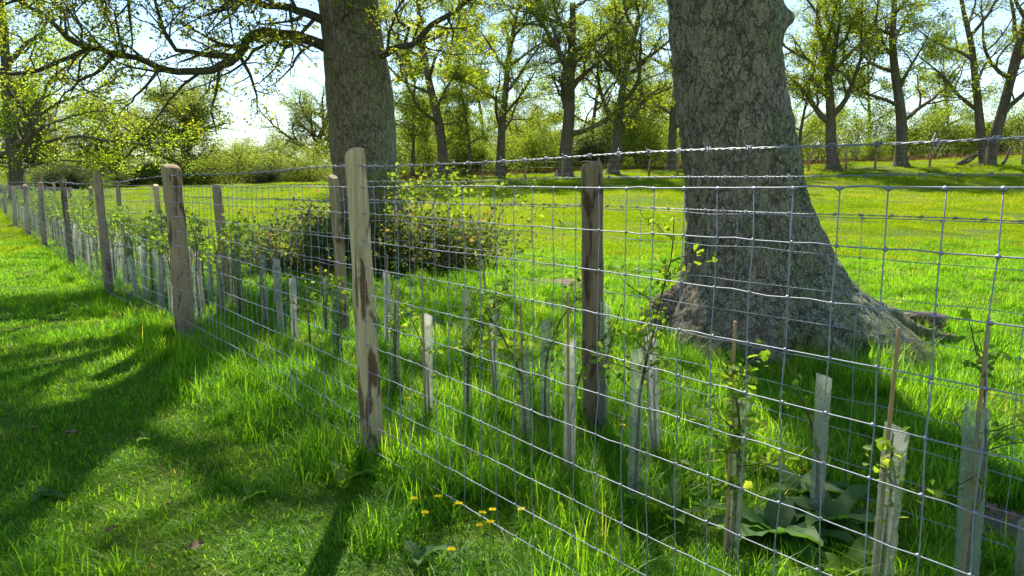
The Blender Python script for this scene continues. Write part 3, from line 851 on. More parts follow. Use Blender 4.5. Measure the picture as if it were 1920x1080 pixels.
lims = [
    drawn(pl_([(625, 92), (590, 78), (547, 67), (500, 60), (467, 70), (453, 97), (430, 115), (393, 130), (333, 132), (293, 127), (267, 113), (213, 103), (173, 90), (147, 98), (113, 116), (67, 133), (20, 140)], 13.1, 11.2), .10, .025, 201, 1, 18, 1.25),
    drawn(pl_([(173, 90), (140, 80), (123, 70), (83, 27), (43, 10), (10, -20)], 11.6, 11.0), .055, .02, 202, 2, 9, .9),
    drawn(pl_([(300, 128), (293, 140), (273, 160), (247, 187), (225, 213)], 12.0, 11.6), .035, .008, 203, 2, 6, .45),
    drawn(pl_([(213, 107), (187, 130), (147, 153), (110, 190)], 11.9, 11.5), .04, .01, 204, 2, 7, .6),
    drawn(pl_([(440, 108), (390, 103), (350, 97), (325, 90), (310, 60), (300, 33), (290, -10)], 12.5, 12.0), .06, .02, 205, 2, 10, .9),
    drawn(pl_([(560, 70), (520, 74), (480, 92), (450, 125), (400, 150), (360, 165)], 12.9, 12.0), .045, .008, 206, 2, 9, .7),
    drawn(pl_([(610, 40), (560, 20), (500, 8), (440, -10), (360, -40)], 13.0, 12.0), .08, .03, 207, 1, 12, 1.3, up=-.15),
    drawn(pl_([(590, 80), (560, 100), (545, 130), (520, 150), (500, 165)], 12.8, 12.2), .03, .006, 208, 2, 7, .5),
    drawn(pl_([(700, 108), (720, 100), (737, 92), (773, 83), (803, 53), (847, 23), (880, 0), (930, -40)], 13.1, 12.2), .07, .03, 209, 1, 10, .9),
    drawn(pl_([(755, 88), (767, 57), (740, 30), (760, 0), (800, -30)], 12.9, 12.2), .03, .012, 210, 2, 8, .8),
    drawn(pl_([(770, 80), (790, 85), (820, 93), (847, 103), (887, 103)], 12.8, 12.4), .022, .006, 211, 2, 6, .5),
    drawn(pl_([(640, 40), (655, 20), (650, 0), (640, -40)], 12.55, 11.9), .03, .012, 212, 2, 10, .55, up=-.35),
    drawn(pl_([(660, 60), (690, 70), (700, 110), (665, 130)], 12.55, 12.2), .016, .005, 213, 3, 7, .4, up=-.3),
    drawn(pl_([(600, -10), (480, -60), (300, -70), (120, -60), (-40, -30)], 13.0, 10.6), .11, .04, 214, 1, 18, 1.5, up=-.25),
    drawn(pl_([(700, -10), (760, -30), (840, -60), (900, -120)], 13.0, 12.0), .07, .03, 215, 1, 10, 1.1, up=-.2),
]
n_t = near_crown(tree2, o2, lims, np.random.default_rng(19), OAKLEAF, .060, 4, .70)
lims = []
for k in range(11):
    z = 5.2 + k * .62
    a = k * 2.4 + 1.9
    lims.append(limb(on_axis(ax2, z), [math.cos(a), math.sin(a), .5 + .05 * k], 6.0 - .28 * k, .16 - .008 * k, 1, 300 + k, CROWN))
near_crown(tree2, o2, lims, np.random.default_rng(29), OAKLEAF, .12, 3, .8, CROWN, 0)

# --- low leafy boughs of the lime green tree at the end of the fence
lime = [o for o in scene.objects if o.name.startswith('lime_tree')][0]
LB = dict(NEAR, seg=[.8, .7, .5, .4, .3])
def lime_boughs():
    org = np.array(lime.location)
    tubes, tips = [], []
    for sp_ in [
        drawn(pl_([(42, 285), (75, 262), (120, 250), (165, 256), (230, 258), (300, 245)], 38, 36.5), .12, .03, 401, 2, 14, 1.9, LB, .35),
        drawn(pl_([(40, 290), (60, 240), (100, 215), (150, 195), (180, 200)], 38, 37), .12, .03, 402, 2, 10, 1.6, LB, .3),
        drawn(pl_([(40, 315), (70, 300), (110, 300), (140, 305)], 38, 36.5), .09, .03, 403, 2, 8, 1.3, LB, .2),
        drawn(pl_([(38, 270), (10, 230), (5, 180), (30, 130), (60, 100)], 38, 37), .13, .04, 404, 2, 12, 1.9, LB, .2),
        drawn(pl_([(40, 270), (58, 200), (70, 140), (110, 90), (130, 40)], 38, 37), .13, .04, 405, 2, 14, 1.9, LB, .25),
        drawn(pl_([(42, 240), (90, 185), (150, 150), (190, 110)], 38, 37), .10, .03, 406, 2, 10, 1.7, LB, .3)]:
        sp_(tubes, tips)
    br, lf = MB(), MB()
    for lev, p_, r_ in tubes: br.tube(p_ - org, np.maximum(r_, .008), {2: 6, 3: 4, 4: 3}[lev], cap=False)
    T = np.array([t[0] for t in tips])
    leaves(lf, np.repeat(T, 11, 0) - org, .125, np.random.default_rng(44), .2, 0, .2)
    link('branches', br.mesh('branches', BARKF), lime)
    link('crown', lf.mesh('crown', LIMELEAF), lime)
lime_boughs()

# ---------------------------------------------------------------- bramble mound
def bramble():
    rg = np.random.default_rng(55)
    c = at(705, 470, 12.0); c[2] = hz(c[0], c[1])
    t = thing('bramble_bush', 'dark sprawling bramble mound round the foot of the oak trunk', 'bush', c)
    st, lf, lf2 = MB(), MB(), MB()
    P, P2 = [], []
    for k in range(620):
        a = rg.uniform(0, 6.28); rr = rg.uniform(0, .9) ** .7
        p = np.array([math.cos(a) * rr * 1.75 - .1, math.sin(a) * rr * .9, 0.0])
        a2 = a + rg.normal(0, .9)
        lump = .75 + .35 * math.sin(3 * a + 1.0) * rr + .25 * math.sin(7 * p[0])
        hgt = rg.uniform(.25, 1.05) * (1.15 - .55 * rr) * lump; reach = rg.uniform(.35, 1.3)
        if k % 9 == 0: reach *= 1.7; hgt *= 1.2
        if k % 19 == 0:                                  # tall fresh sprigs at the right of the trunk
            p = np.array([rg.normal(.6, .7), rg.normal(-.1, .4), 0]); hgt = rg.uniform(.7, 1.5); reach = rg.uniform(.3, 1.1); a2 = rg.normal(-.3, 1.0)
        n = 10; pts = []
        for i in range(n + 1):
            s_ = i / n
            q = p + np.array([math.cos(a2) * reach * s_, math.sin(a2) * reach * .7 * s_, hgt * math.sin(min(s_ * 1.2, 1) * math.pi * .62) / .93 - .30 * hgt * max(0, s_ - .55)])
            q = q + rg.normal(0, .025, 3)
            pts.append(q)
            if s_ > .2:
                (P2 if (k % 19 == 0 and s_ > .45) or rg.uniform() < .10 * (s_ > .6) else P).append(q)
        st.tube(np.array(pts), np.linspace(.006, .0025, n + 1), 3, cap=False)
    P = np.array(P); P2 = np.array(P2)
    m = rg.uniform(0, 1, len(P)) < .86
    leaves(lf, np.repeat(P[m], 4, 0), .070, rg, .0, 0, .10, aspect=.75)
    leaves(lf2, np.repeat(P2, 4, 0), .075, rg, .0, 0, .06, aspect=.75)
    link('stems', st.mesh('stems', BRSTEM), t)
    link('leaves', lf.mesh('leaves', BRAMLEAF), t)
    tag(link('young_leaves', lf2.mesh('young_leaves', SHRUBLEAF), t), 'fresh bright green bramble sprigs')
bramble()

# ---------------------------------------------------------------- fences
DF = nrm([-0.7505, 1.0, 0])                        # both fences run this way
NF = np.array([DF[1], -DF[0], 0])                  # away from the camera
PF0 = ground(681, 862)
PB0 = ground(1120, 806)

def on_line(P0, px):
    d = ray(px, 400); k = d[0] / d[1]
    t = (k * P0[1] - P0[0]) / (DF[0] - k * DF[1])
    p = P0 + DF * t
    return np.array([p[0], p[1], hz(p[0], p[1])]), t

def post_mesh(wd, dp, H, lean, mat, seed, roundness=3.0, chamfer=.025):
    rg = random.Random(seed)
    ns, nr = 28, 44
    V = []
    zs = list(np.linspace(-.35, H - chamfer, nr - 4)) + [H - chamfer * .6, H - chamfer * .25, H - chamfer * .05, H]
    tilt = rg.uniform(-.02, .02)
    sd = Vector((seed * 3.1, seed * 1.7, 0))
    for i, z in enumerate(zs):
        f = max(0.0, (z - (H - chamfer)) / chamfer)
        tp = 1 - .10 * max(z, 0) / H - .13 * f * f
        for j in range(ns):
            t = j * 2 * math.pi / ns + .3
            c, s = math.cos(t), math.sin(t)
            rr = (abs(c) ** roundness + abs(s) ** roundness) ** (-1 / roundness)
            p = Vector((c * .5 * wd, s * .5 * dp, z * .35))
            k = 1 + .10 * mnoise.noise(p * 14 + sd) + .07 * mnoise.noise(Vector((c * 2.0, s * 2.0, z * .9)) + sd) + .03 * mnoise.noise(Vector((c * 9, s * 9, z * 1.3)) + sd)
            bow = .006 * math.sin(z * 2.2 + seed)
            V.append((c * rr * .5 * wd * tp * k + lean[0] * z / H + bow, s * rr * .5 * dp * tp * k + lean[1] * z / H, z + (tilt * c if z > H - .05 else 0)))
    mb = MB()
    k = len(zs)
    i = np.arange(k - 1)[:, None] * ns; j = np.arange(ns)[None]; j2 = (j + 1) % ns
    Q = np.stack([i + j, i + j2, i + ns + j2, i + ns + j], -1).reshape(-1, 4)
    mb.add(np.array(V), [Q])
    top = np.array(V[-ns:]); ctr = top.mean(0) + [0, 0, .004]
    mb.add(np.concatenate([top, [ctr]]), [np.array([[q, (q + 1) % ns, ns] for q in range(ns)])])
    return mb.mesh('post', mat)

def wire_path(P0, t0, t1, ts, zf, off, wob, seed):
    rg = np.random.default_rng(seed)
    t = ts
    P = P0[None, :2] + DF[None, :2] * t[:, None] + NF[None, :2] * off
    z = zf(t) + height(P[:, 0], P[:, 1])
    return np.concatenate([P + rg.normal(0, wob * .5, P.shape), (z + rg.normal(0, wob, len(t)))[:, None]], 1)

KS = 1.0
def mesh_fence(root, org, P0, off, t0, t1, sp, zs, r_line, r_stay, n_single, t_knot, seed, bow=.0, crimp=.003):
    rg = np.random.default_rng(seed)
    ts = np.arange(t0, t1, sp)
    # stays sit slightly off regular spacing
    ts = ts + rg.normal(0, sp * .03, len(ts))
    rows = []
    base = P0[None, :2] + DF[None, :2] * ts[:, None] + NF[None, :2] * off
    gzv = height(base[:, 0], base[:, 1])
    gs = np.convolve(np.pad(gzv, 12, mode='edge'), np.ones(25) / 25, 'valid')
    for r_i, z in enumerate(zs):
        ph = rg.uniform(0, 6.28)
        zz_ = z + gs * (1 - .6 * z / zs[-1]) + .003 * np.sin(ts * 1.7 + ph) + .002 * np.sin(ts * 4.1 + ph * 2)
        rows.append(np.concatenate([base + NF[None, :2] * (.004 * np.sin(ts * 2.3 + ph))[:, None], zz_[:, None]], 1))
    rows = np.array(rows)
    for r_i, z in enumerate(zs):
        A = rows[r_i]
        M = (A[:-1] + A[1:]) / 2
        M[:, 2] += crimp * np.where(rg.uniform(0, 1, len(M)) < .45, 1.0, .1) * rg.choice([-1, 1, 1], len(M))
        W = np.empty((len(A) + len(M), 3)); W[0::2] = A; W[1::2] = M
        m = MB(); m.tube(W - org, r_line * (1.25 if r_i in (0, len(zs) - 1) else 1.0), 5, cap=False)
        link('line_wire', m.mesh('line_wire', WIRE), root)
    rest = MB()
    for i in range(len(ts)):
        S = rows[:, i].copy()
        S[:, :2] += rg.normal(0, .0022, (len(S), 2))
        if i < n_single:
            m = MB(); m.tube(S - org, r_stay, 5)
            link('stay_wire', m.mesh('stay_wire', WIRE), root)
        else:
            rest.tube(S - org, r_stay, 4)
    tag(link('far_stay_wires', rest.mesh('far_stay_wires', WIRE), root), kind='stuff')
    kn = MB()
    oc = np.array([[1, 0, 0], [-1, 0, 0], [0, 1, 0], [0, -1, 0], [0, 0, 1], [0, 0, -1]], float)
    of = np.array([[0, 2, 4], [2, 1, 4], [1, 3, 4], [3, 0, 4], [2, 0, 5], [1, 2, 5], [3, 1, 5], [0, 3, 5]])
    for i in range(len(ts)):
        if ts[i] > t_knot: break
        for r_i in range(len(zs)):
            topk = r_i == len(zs) - 1
            s = np.array([.0085, .0055, .0058]) * (np.array([1.5, 1.1, 1.0]) if topk else 1)
            v = oc * s
            v = v[:, [0]] * DF[None] + v[:, [1]] * NF[None] + v[:, [2]] * np.array([[0, 0, 1.0]])
            kn.add(v + rows[r_i, i] - org + (np.array([0, 0, -.002]) if topk else 0), [of])
    tag(link('knots', kn.mesh('knots', WIRE), root), kind='stuff')

def barbed(root, org, P0, off, z0, t0, t1, t_det, seed, r_=.0013, post_ts=()):
    rg = np.random.default_rng(seed)
    m = MB()
    def cen(t):
        P = P0[None, :2] + DF[None, :2] * t[:, None] + NF[None, :2] * off
        g = height(P[:, 0], P[:, 1])
        sag = 0
        if len(post_ts):
            pt = np.sort(np.array(post_ts))
            i = np.clip(np.searchsorted(pt, t) - 1, 0, len(pt) - 2)
            f = np.clip((t - pt[i]) / (pt[i + 1] - pt[i]), 0, 1)
            sag = -.025 * 4 * f * (1 - f) / 2
        return np.concatenate([P, (z0 + sag + .45 * g + .004 * np.sin(t * 2.9))[:, None]], 1)
    t = np.arange(t0, t_det, .011)
    Cn = cen(t)
    for s in (0, math.pi):
        a = t * 2 * math.pi / .085 + s
        Hx = Cn + (np.cos(a) * r_ * 1.25)[:, None] * NF[None] + (np.sin(a) * r_ * 1.25)[:, None] * np.array([[0, 0, 1.0]])
        m.tube(Hx - org, r_, 4, cap=False)
    t2 = np.arange(t_det, t1, .3)
    m.tube(cen(t2) - org, .0032, 4, cap=False)
    link('barbed_wire', m.mesh('barbed_wire', WIRE), root)
    b = MB()
    for tb in np.arange(t0 + .05, min(t1, t_det * 1.7), .105):
        c0 = cen(np.array([tb + rg.normal(0, .006)]))[0]
        # two wraps and two points
        a = np.linspace(0, 4 * math.pi, 13)
        wv = c0 + (np.linspace(-.007, .007, 13))[:, None] * DF[None] + (np.cos(a) * .0055)[:, None] * NF[None] + (np.sin(a) * .0055)[:, None] * np.array([[0, 0, 1.0]])
        b.tube(wv - org, .0016, 4)
        az = rg.uniform(0, 6.28)
        for s in (-1, 1):
            d = nrm(NF * math.cos(az) * s + np.array([0, 0, 1.0]) * math.sin(az) * s + DF * rg.uniform(-.4, .4))
            p0 = c0 + DF * .006 * s
            b.tube(np.array([p0, p0 + d * .010, p0 + d * .020]) - org, np.array([.0017, .0015, .0004]), 4)
    link('barbs', b.mesh('barbs', WIRE), root)['kind'] = 'stuff'

# --- front fence
front = thing('wire_fence', 'close mesh wire fence with wooden posts running from right foreground to far left', 'fence', PF0)
fposts = [(664, 283, .100, .085, POSTPALE, 'pale cream split post with brown bark patches, nearest of this fence', 6.0),
          (320, 311, .165, .150, POSTGREY, 'thick brown topped post, stoutest of this fence', 4.0),
          (181, 325, .118, .105, POSTGREY, 'grey brown post with a dark rounded top', 3.0),
          (117, 335, .105, .095, POSTDARK, 'narrow dark post fourth along the fence', 2.6),
          (75, 342, .105, .10, POSTGREY, None, 2.6), (47, 347, .13, .11, POSTPALE, None, 3.0), (24, 350, .13, .11, POSTPALE, None, 3.0), (8, 353, .11, .1, POSTPALE, None, 3.0)]
pts_f = []
for i, (tx, ty, wd, dp, mt, lab, rnd_) in enumerate(fposts):
    bx = {0: 691, 1: 337, 2: 195, 3: 127, 4: 79, 5: 50, 6: 27, 7: 10}[i]
    q, t = on_line(PF0 + NF * (dp * .5 + .004), bx)
    pts_f.append(t)
    q[2] = hz(q[0], q[1])
    tp = at(tx, ty, q[1])
    H = tp[2] - q[2]
    lean = np.array([tp[0] - q[0], 0.0])
    lean = np.clip(lean, -.14, .14)
    ca, sa = DF[0], DF[1]
    ll = (lean[0] * ca + lean[1] * sa, -lean[0] * sa + lean[1] * ca)
    o = link('post', post_mesh(wd, dp, H, ll, mt, i + 1, rnd_, .03 if i != 1 else .02), front, loc=q - PF0, rot=(0, 0, math.atan2(DF[1], DF[0])))
    if lab: o['label'] = lab
for k in range(6):
    t = pts_f[-1] + 3.6 * (k + 1)
    p = PF0 + DF * t + NF * .06; p[2] = hz(p[0], p[1])
    link('post', post_mesh(.12, .11, 1.36, (0, 0), POSTPALE, 30 + k, 3.0), front, loc=p - PF0, rot=(0, 0, math.atan2(DF[1], DF[0])))
    pts_f.append(t)
h_gap = (1.298 - .078) / 10
mesh_fence(front, PF0, PF0, 0.0, -3.25, 42, .1025, [.078 + h_gap * k for k in range(11)],   .00158, .00142, 200, 9.0, 71)
barbed(front, PF0, PF0, -.004, 1.395, -3.3, 42, 8.0, 72, post_ts=[-3.7] + pts_f)

# --- back fence
back = thing('wire_fence', 'second wire fence with wider mesh and dark posts behind the row of saplings', 'fence', PB0)
bposts = [(1109, 306, 1122, .122, .115, POSTDARK, 'dark round post left of the big trunk, nearest of this fence', 2.2),
          (624, 331, 640, .095, .085, POSTGREY, 'thin split post just left of the pale near post', 3.0),
          (405, 346, 419, .130, .10, POSTGREY, 'leaning pale grey post right of the stout post', 4.0),
          (292, 347, 300, .105, .09, POSTPALE, 'pale narrow post hiding behind the stout post', 3.0),
          (221, 351, 225, .10, .09, POSTGREY, None, 3.0), (170, 355, 173, .10, .09, POSTGREY, None, 3.0), (131, 356, 133, .10, .09, POSTGREY, None, 3.0), (102, 361, 104, .10, .09, POSTPALE, None, 3.0)]
pts_b = []
for i, (tx, ty, bx, wd, dp, mt, lab, rnd_) in enumerate(bposts):
    p, t = on_line(PB0, bx)
    pts_b.append(t)
    tp = at(tx, ty, p[1]); H = max(1.2, tp[2] - p[2])
    lean = float(np.clip(tp[0] - p[0], -.14, .14))
    ll = (lean * DF[0], -lean * DF[1])
    o = link('post', post_mesh(wd, dp, H, ll, mt, i + 51, rnd_, .035), back, loc=p - PB0, rot=(0, 0, math.atan2(DF[1], DF[0])))
    if lab: o['label'] = lab
for k in range(5):
    t = pts_b[-1] + 3.5 * (k + 1)
    p = PB0 + DF * t; p[2] = hz(p[0], p[1])
    link('post', post_mesh(.11, .10, 1.33, (0, 0), POSTGREY, 80 + k, 3.0), back, loc=p - PB0, rot=(0, 0, math.atan2(DF[1], DF[0])))
    pts_b.append(t)
mesh_fence(back, PB0, PB0, .066, -3.6, 40, .283, [.10, .22, .345, .475, .61, .75, .89, 1.035, 1.185], .0014, .0013, 60, 9.0, 73, crimp=.006)
barbed(back, PB0, PB0, .066, 1.197, -3.6, 40, 7.0, 74, .0012, [-3.5] + pts_b)
barbed(back, PB0, PB0, .070, 1.345, -3.6, 40, 7.0, 75, .0012, [-3.5] + pts_b)

# --- field edge fence far behind
ef = base_at(1220, 44.2)
edge_f = thing('field_fence', 'low old post and wire fence along the foot of the far trees', 'fence', ef)
for i, px in enumerate([812, 905, 985, 1055, 1122, 1217, 1270, 1515, 1585, 1640, 1742, 1846, 1915]):
    b = base_at(px, 43.9 + .35 * math.sin(i * 1.7))
    Hh = 1.15 + .15 * math.sin(i * 2.3)
    link('post', post_mesh(.13, .12, Hh, (.05 * math.sin(i * 3.1), 0), POSTGREY, 120 + i, 2.6), edge_f, loc=b - ef)
for z in (.35, .7, 1.02):
    xs = np.linspace(base_at(800, 44)[0], base_at(1960, 44)[0], 60)
    m = MB(); m.tube(np.stack([xs, np.full(60, 43.85), height(xs, np.full(60, 43.9)) + z + .03 * np.sin(xs * 1.3)], 1) - ef, .006, 4, cap=False)
    link('line_wire', m.mesh('line_wire', WIRE), edge_f)

# ---------------------------------------------------------------- hedge saplings in guards
def guard_mesh(h, r_, mat, seed):
    rg = np.random.default_rng(seed)
    mb = MB(); n = 14; k = 12
    zs = np.linspace(-.03, h, k)
    V = []
    for i, z in enumerate(zs):
        for j in range(n):
            t = j * 2 * np.pi / n
            q = r_ * (1 + .022 * rg.normal() + .07 * math.sin(2 * t + z * 7 + seed))
            V.append((q * math.cos(t), q * math.sin(t), z + (.012 * math.sin(t + seed) if i == k - 1 else 0)))
    i = np.arange(k - 1)[:, None] * n; j = np.arange(n)[None]; j2 = (j + 1) % n
    mb.add(np.array(V), [np.stack([i + j, i + j2, i + n + j2, i + n + j], -1).reshape(-1, 4)])
    # overlapping spiral lip
    turns = h / .11
    tt = np.linspace(0, 1, int(turns * 12))
    a = tt * turns * 2 * np.pi
    lo = np.stack([np.cos(a) * r_ * 1.07, np.sin(a) * r_ * 1.07, tt * (h - .02)], 1)
    hi = lo * np.array([1.05, 1.05, 1]) + np.array([0, 0, .016])
    m = len(tt); q = np.arange(m - 1)
    mb.add(np.concatenate([lo, hi]), [np.stack([q, q + 1, q + 1 + m, q + m], 1)])
    return mb.mesh('guard', mat)

def cane_mesh(h, seed):
    rg = np.random.default_rng(seed)
    zs = np.linspace(-.05, h, 26)
    r_ = np.full(26, .0062) * np.linspace(1.15, .85, 26)
    for q in range(3, 26, 5): r_[q] *= 1.22
    P = np.stack([.006 * np.sin(zs * 2 + seed), .006 * np.cos(zs * 2.4 + seed), zs], 1)
    m = MB(); m.tube(P, r_, 7)
    return m.mesh('cane', CANE)

def whip_mesh(h, seed, leafy, leaf=.032, low=.45, bushy=1.0):
    rg = np.random.default_rng(seed)
    st, lf = MB(), MB()
    n = 14; p = np.array([.012, .004, -.03]); d = np.array([0, 0, 1.0]); P = [p]
    for i in range(n):
        d = nrm(d + rg.normal(0, .09, 3) + [0, 0, .06]); p = p + d * (h + .03) / n; P.append(p)
    P = np.array(P)
    P[:, :2] *= np.clip((P[:, 2] / h - .35) / .5, .12, 1)[:, None]      # held upright by the guard
    st.tube(P, np.linspace(.0095, .0018, n + 1), 6)
    tips = [P[i] for i in range(n + 1) if P[i][2] > h * low]
    k = int(9 * bushy)
    for q in range(k):
        t = rg.uniform(low, 1); i = min(int(t * n), n - 1)
        a = rg.uniform(0, 6.28); e = rg.uniform(.3, .9)
        d2 = nrm([math.cos(a), math.sin(a), e]); L = rg.uniform(.06, .20) * bushy ** .3
        B = [P[i]]
        for s in range(4):
            d2 = nrm(d2 + rg.normal(0, .2, 3)); B.append(B[-1] + d2 * L / 4); tips.append(B[-1])
        st.tube(np.array(B), np.linspace(.0026, .0012, 5), 4)
    for q in range(int(6 * leafy)):      # leaves pressed inside the tube
        tips.append(P[rg.integers(2, n)] + rg.normal(0, .012, 3))
    T = np.repeat(np.array(tips), max(1, int(round(2.2 * leafy))), 0)
    leaves(lf, T, leaf, rg, -.1, 1, .016, aspect=.8)
    return st.mesh('stem', STEM), lf.mesh('leaves', HAWLEAF)

def guarded(loc, label, tube=(.6, .027, 'c'), cane=.85, whip=(.8, 1.0, 1.0), lean=(0, 0), seed=0, group='guarded hedge saplings in the strip between the fences', cane_off=.012):
    t = thing('hedge_sapling', label, 'sapling', loc, 0, group)
    t.rotation_euler = (lean[1], lean[0], random.Random(seed).uniform(0, 0.0))
    if tube:
        link('guard', guard_mesh(tube[0], tube[1], {'c': GUARDC, 'w': GUARDW, 'g': GUARDG}[tube[2]], seed), t)
    if cane:
        link('cane', cane_mesh(cane, seed), t, loc=(-cane_off, -.004, 0), rot=(random.Random(seed).uniform(-.03, .03), random.Random(seed + 1).uniform(-.04, .04), 0))
    if whip:
        s, l = whip_mesh(whip[0], seed + 500, whip[1], bushy=whip[2])
        link('stem', s, t); link('leaves', l, t)
    return t

# (base px, base py, label, guard(px top y, radius, kind), cane top y, whip top y, leafiness, bushiness, lean x)
near_list = [
    (1067, 905, 'hedge sapling in a bright milky guard, its tan cane standing tall, centre foreground', 640, .026, 'w', 545, 590, .5, .5, 0),
    (1188, 962, 'tall leafy hawthorn sapling reaching above the fence wires right of the dark post', 655, .026, 'c', 0, 395, 1.2, 1.6, 0),
    (1229, 862, 'sapling with a thick brown stake leaning left behind the tall leafy hawthorn', 610, .028, 'w', 575, 560, .6, .6, -.06),
    (1368, 1062, 'sapling with leafy guard and golden cane before the dark foot of the big trunk', 735, .028, 'g', 600, 660, 1.6, 1.2, .03),
    (1530, 972, 'short clear guard without a cane among the broad weed leaves', 704, .027, 'c', 0, 715, .5, .3, 0),
    (1648, 1130, 'wide clear guard with a tall golden cane, second from the right edge', 802, .033, 'c', 612, 800, .8, .5, .03),
    (1806, 1165, 'wide clear guard with tall cane and dark bare stem, nearest the right edge', 762, .032, 'c', 592, 640, .3, 1.3, -.02),
    (1918, 1120, 'brown cane cut by the right edge of the picture', 985, .03, 'c', 975, 0, 0, 0, 0),
    (985, 838, 'sapling with a clear guard and cane leaning left, left of the bright milky guard', 655, .027, 'c', 566, 530, .7, .9, -.02),
    (1021, 788, 'grey guarded sapling just behind the bright milky guard', 600, .027, 'c', 0, 510, 1.0, 1.2, 0),
    (930, 745, 'bare leaning cane and guard right of the leafy guard', 560, .024, 'c', 492, 520, .4, .4, -.05),
    (877, 790, 'guard packed with green leaves midway between the pale and the dark posts', 545, .026, 'g', 0, 500, 1.8, 1.4, 0),
    (805, 785, 'brown stake and torn guard with a dark foot right of the pale post', 590, .024, 'w', 505, 570, .6, .8, 0),
    (742, 742, 'dark green guard touching the right side of the pale guard', 562, .028, 'g', 530, 560, .8, .5, 0),
    (728, 655, 'pale upright guard close to the right of the pale post', 512, .030, 'w', 478, 490, .5, .6, 0),
    (1130, 812, 'guard standing against the foot of the dark post', 570, .025, 'c', 0, 560, .6, .5, 0),
    (634, 682, 'leafy guard in front of the thin split post', 540, .034, 'g', 0, 520, 1.2, 1.0, 0),
    (612, 628, 'dark slim sapling left of the thin split post', 520, .024, 'g', 500, 480, 1.0, 1.2, 0),
    (582, 660, 'bare dark twiggy sapling without a guard left of the thin split post', 0, 0, '', 0, 520, .8, 1.5, 0),
    (553, 642, 'pale guard, right one of a close pair left of the thin split post', 522, .030, 'w', 0, 505, .4, .5, 0),
    (528, 632, 'pale guard, left one of a close pair left of the thin split post', 486, .030, 'w', 470, 480, .5, .6, -.03),
    (499, 617, 'grey upright guard at the left end of the bramble mound', 478, .030, 'c', 440, 450, .6, .8, -.02),
    (452, 602, 'dark green guarded sapling right of the leaning grey post', 475, .030, 'g', 440, 430, 1.2, 1.2, -.05),
    (420, 596, 'grey guarded sapling at the foot of the leaning grey post', 480, .030, 'c', 445, 450, .9, 1.0, -.04),
    (385, 578, 'dark leafy sapling in a green guard right of the stout post', 480, .030, 'g', 455, 450, 1.2, 1.2, -.02),
    (362, 585, 'slim guard hugging the right side of the stout post', 470, .024, 'c', 440, 440, .8, .8, -.02),
]
for i, (bx, by, lab, ty, r_, kd, cy_, wy, lf_, bu, ln) in enumerate(near_list):
    b = ground(bx, by)
    hh = lambda y: at(bx, y, b[1])[2] - b[2]
    guarded(b, lab, (hh(ty), r_, kd) if ty else None, hh(cy_) if cy_ else None, (hh(wy), lf_, bu) if wy else None, (ln, 0), 900 + i * 7)

# further along the strip: shared meshes, staggered double row
rg = np.random.default_rng(12)
vG = [guard_mesh(.58, .028, m_, 40 + i) for i, m_ in enumerate((GUARDC, GUARDW, GUARDG, GUARDC, GUARDW))]
vC = [cane_mesh(.82, 60 + i) for i in range(3)]
vW = [whip_mesh(.72 + .09 * i, 700 + i, .9, .034, .66, 1.0) for i in range(5)]
for row, o_ in enumerate((.30, .62, .92)):
    t = 4.3 + row * .25
    while t < 27:
        p = PF0 + DF * (t + rg.normal(0, .07)) + NF * (o_ + rg.normal(0, .05)); p[2] = hz(p[0], p[1])
        has_cane = rg.uniform() < .6
        bay = sum(1 for q in pts_f if q < t)
        where = {1: 'just right of the stout post', 2: 'between the stout post and the dark topped post', 3: 'between the dark topped post and the fourth post', 4: 'beyond the fourth post',
                 5: 'beyond the fifth post', 6: 'beyond the sixth post', 7: 'beyond the seventh post', 8: 'near the far left end of the fence'}.get(bay, 'near the far left end of the fence')
        k = thing('hedge_sapling', ('caned' if has_cane else 'caneless') + ' sapling in the ' + ('front', 'middle', 'back')[row] + ' row ' + where, 'sapling', p, rg.uniform(0, 6.28), 'crowded far saplings between the fences', float(rg.uniform(.85, 1.12)))
        k.rotation_euler = (rg.normal(0, .04), rg.normal(0, .04), rg.uniform(0, 6.28))
        g = int(rg.integers(0, 5)); w = int(rg.integers(0, 5))
        link('guard', vG[g], k); link('stem', vW[w][0], k); link('leaves', vW[w][1], k)
        if has_cane: link('cane', vC[int(rg.integers(0, 3))], k, loc=(.02, 0, 0))
        t += rg.uniform(.32, .52)

# ---------------------------------------------------------------- grass
def tuft_mesh(seed, n, hmin, hmax, spread, width, mat, segs=3, curve=.5, flat=.0):
    rg = np.random.default_rng(seed)
    mb = MB()
    for b in range(n):
        p = np.array([*rg.normal(0, spread, 2), -.006])
        h = rg.uniform(hmin, hmax) * rg.uniform(.6, 1.0)
        a = rg.uniform(0, 6.28); out = np.array([math.cos(a), math.sin(a), 0])
        s = np.array([-out[1], out[0], 0])
        bend = rg.uniform(.15, 1.0) * curve
        w = width * rg.uniform(.6, 1.3)
        V = []; v = rg.uniform(0, 1)
        for q in range(segs):
            f = q / segs
            ctr = p + out * h * bend * f ** 1.7 + np.array([0, 0, h * (f - flat * f * f * bend)])
            ww = w * (1 - f ** 1.6 * .75)
            V += [ctr - s * ww / 2, ctr + s * ww / 2]
        V.append(p + out * h * bend + np.array([0, 0, h * (1 - flat * bend)]))
        F4 = [[2 * q, 2 * q + 1, 2 * q + 3, 2 * q + 2] for q in range(segs - 1)]
        F3 = [[2 * segs - 2, 2 * segs - 1, 2 * segs]]
        mb.add(np.array(V), [np.array(F4), np.array(F3)], v)
    return mb.mesh('grass_tuft', mat)

def tuft_collection(name, meshes):
    col = bpy.data.collections.new(name)
    for m in meshes:
        col.objects.link(bpy.data.objects.new('grass_tuft', m))
    return col

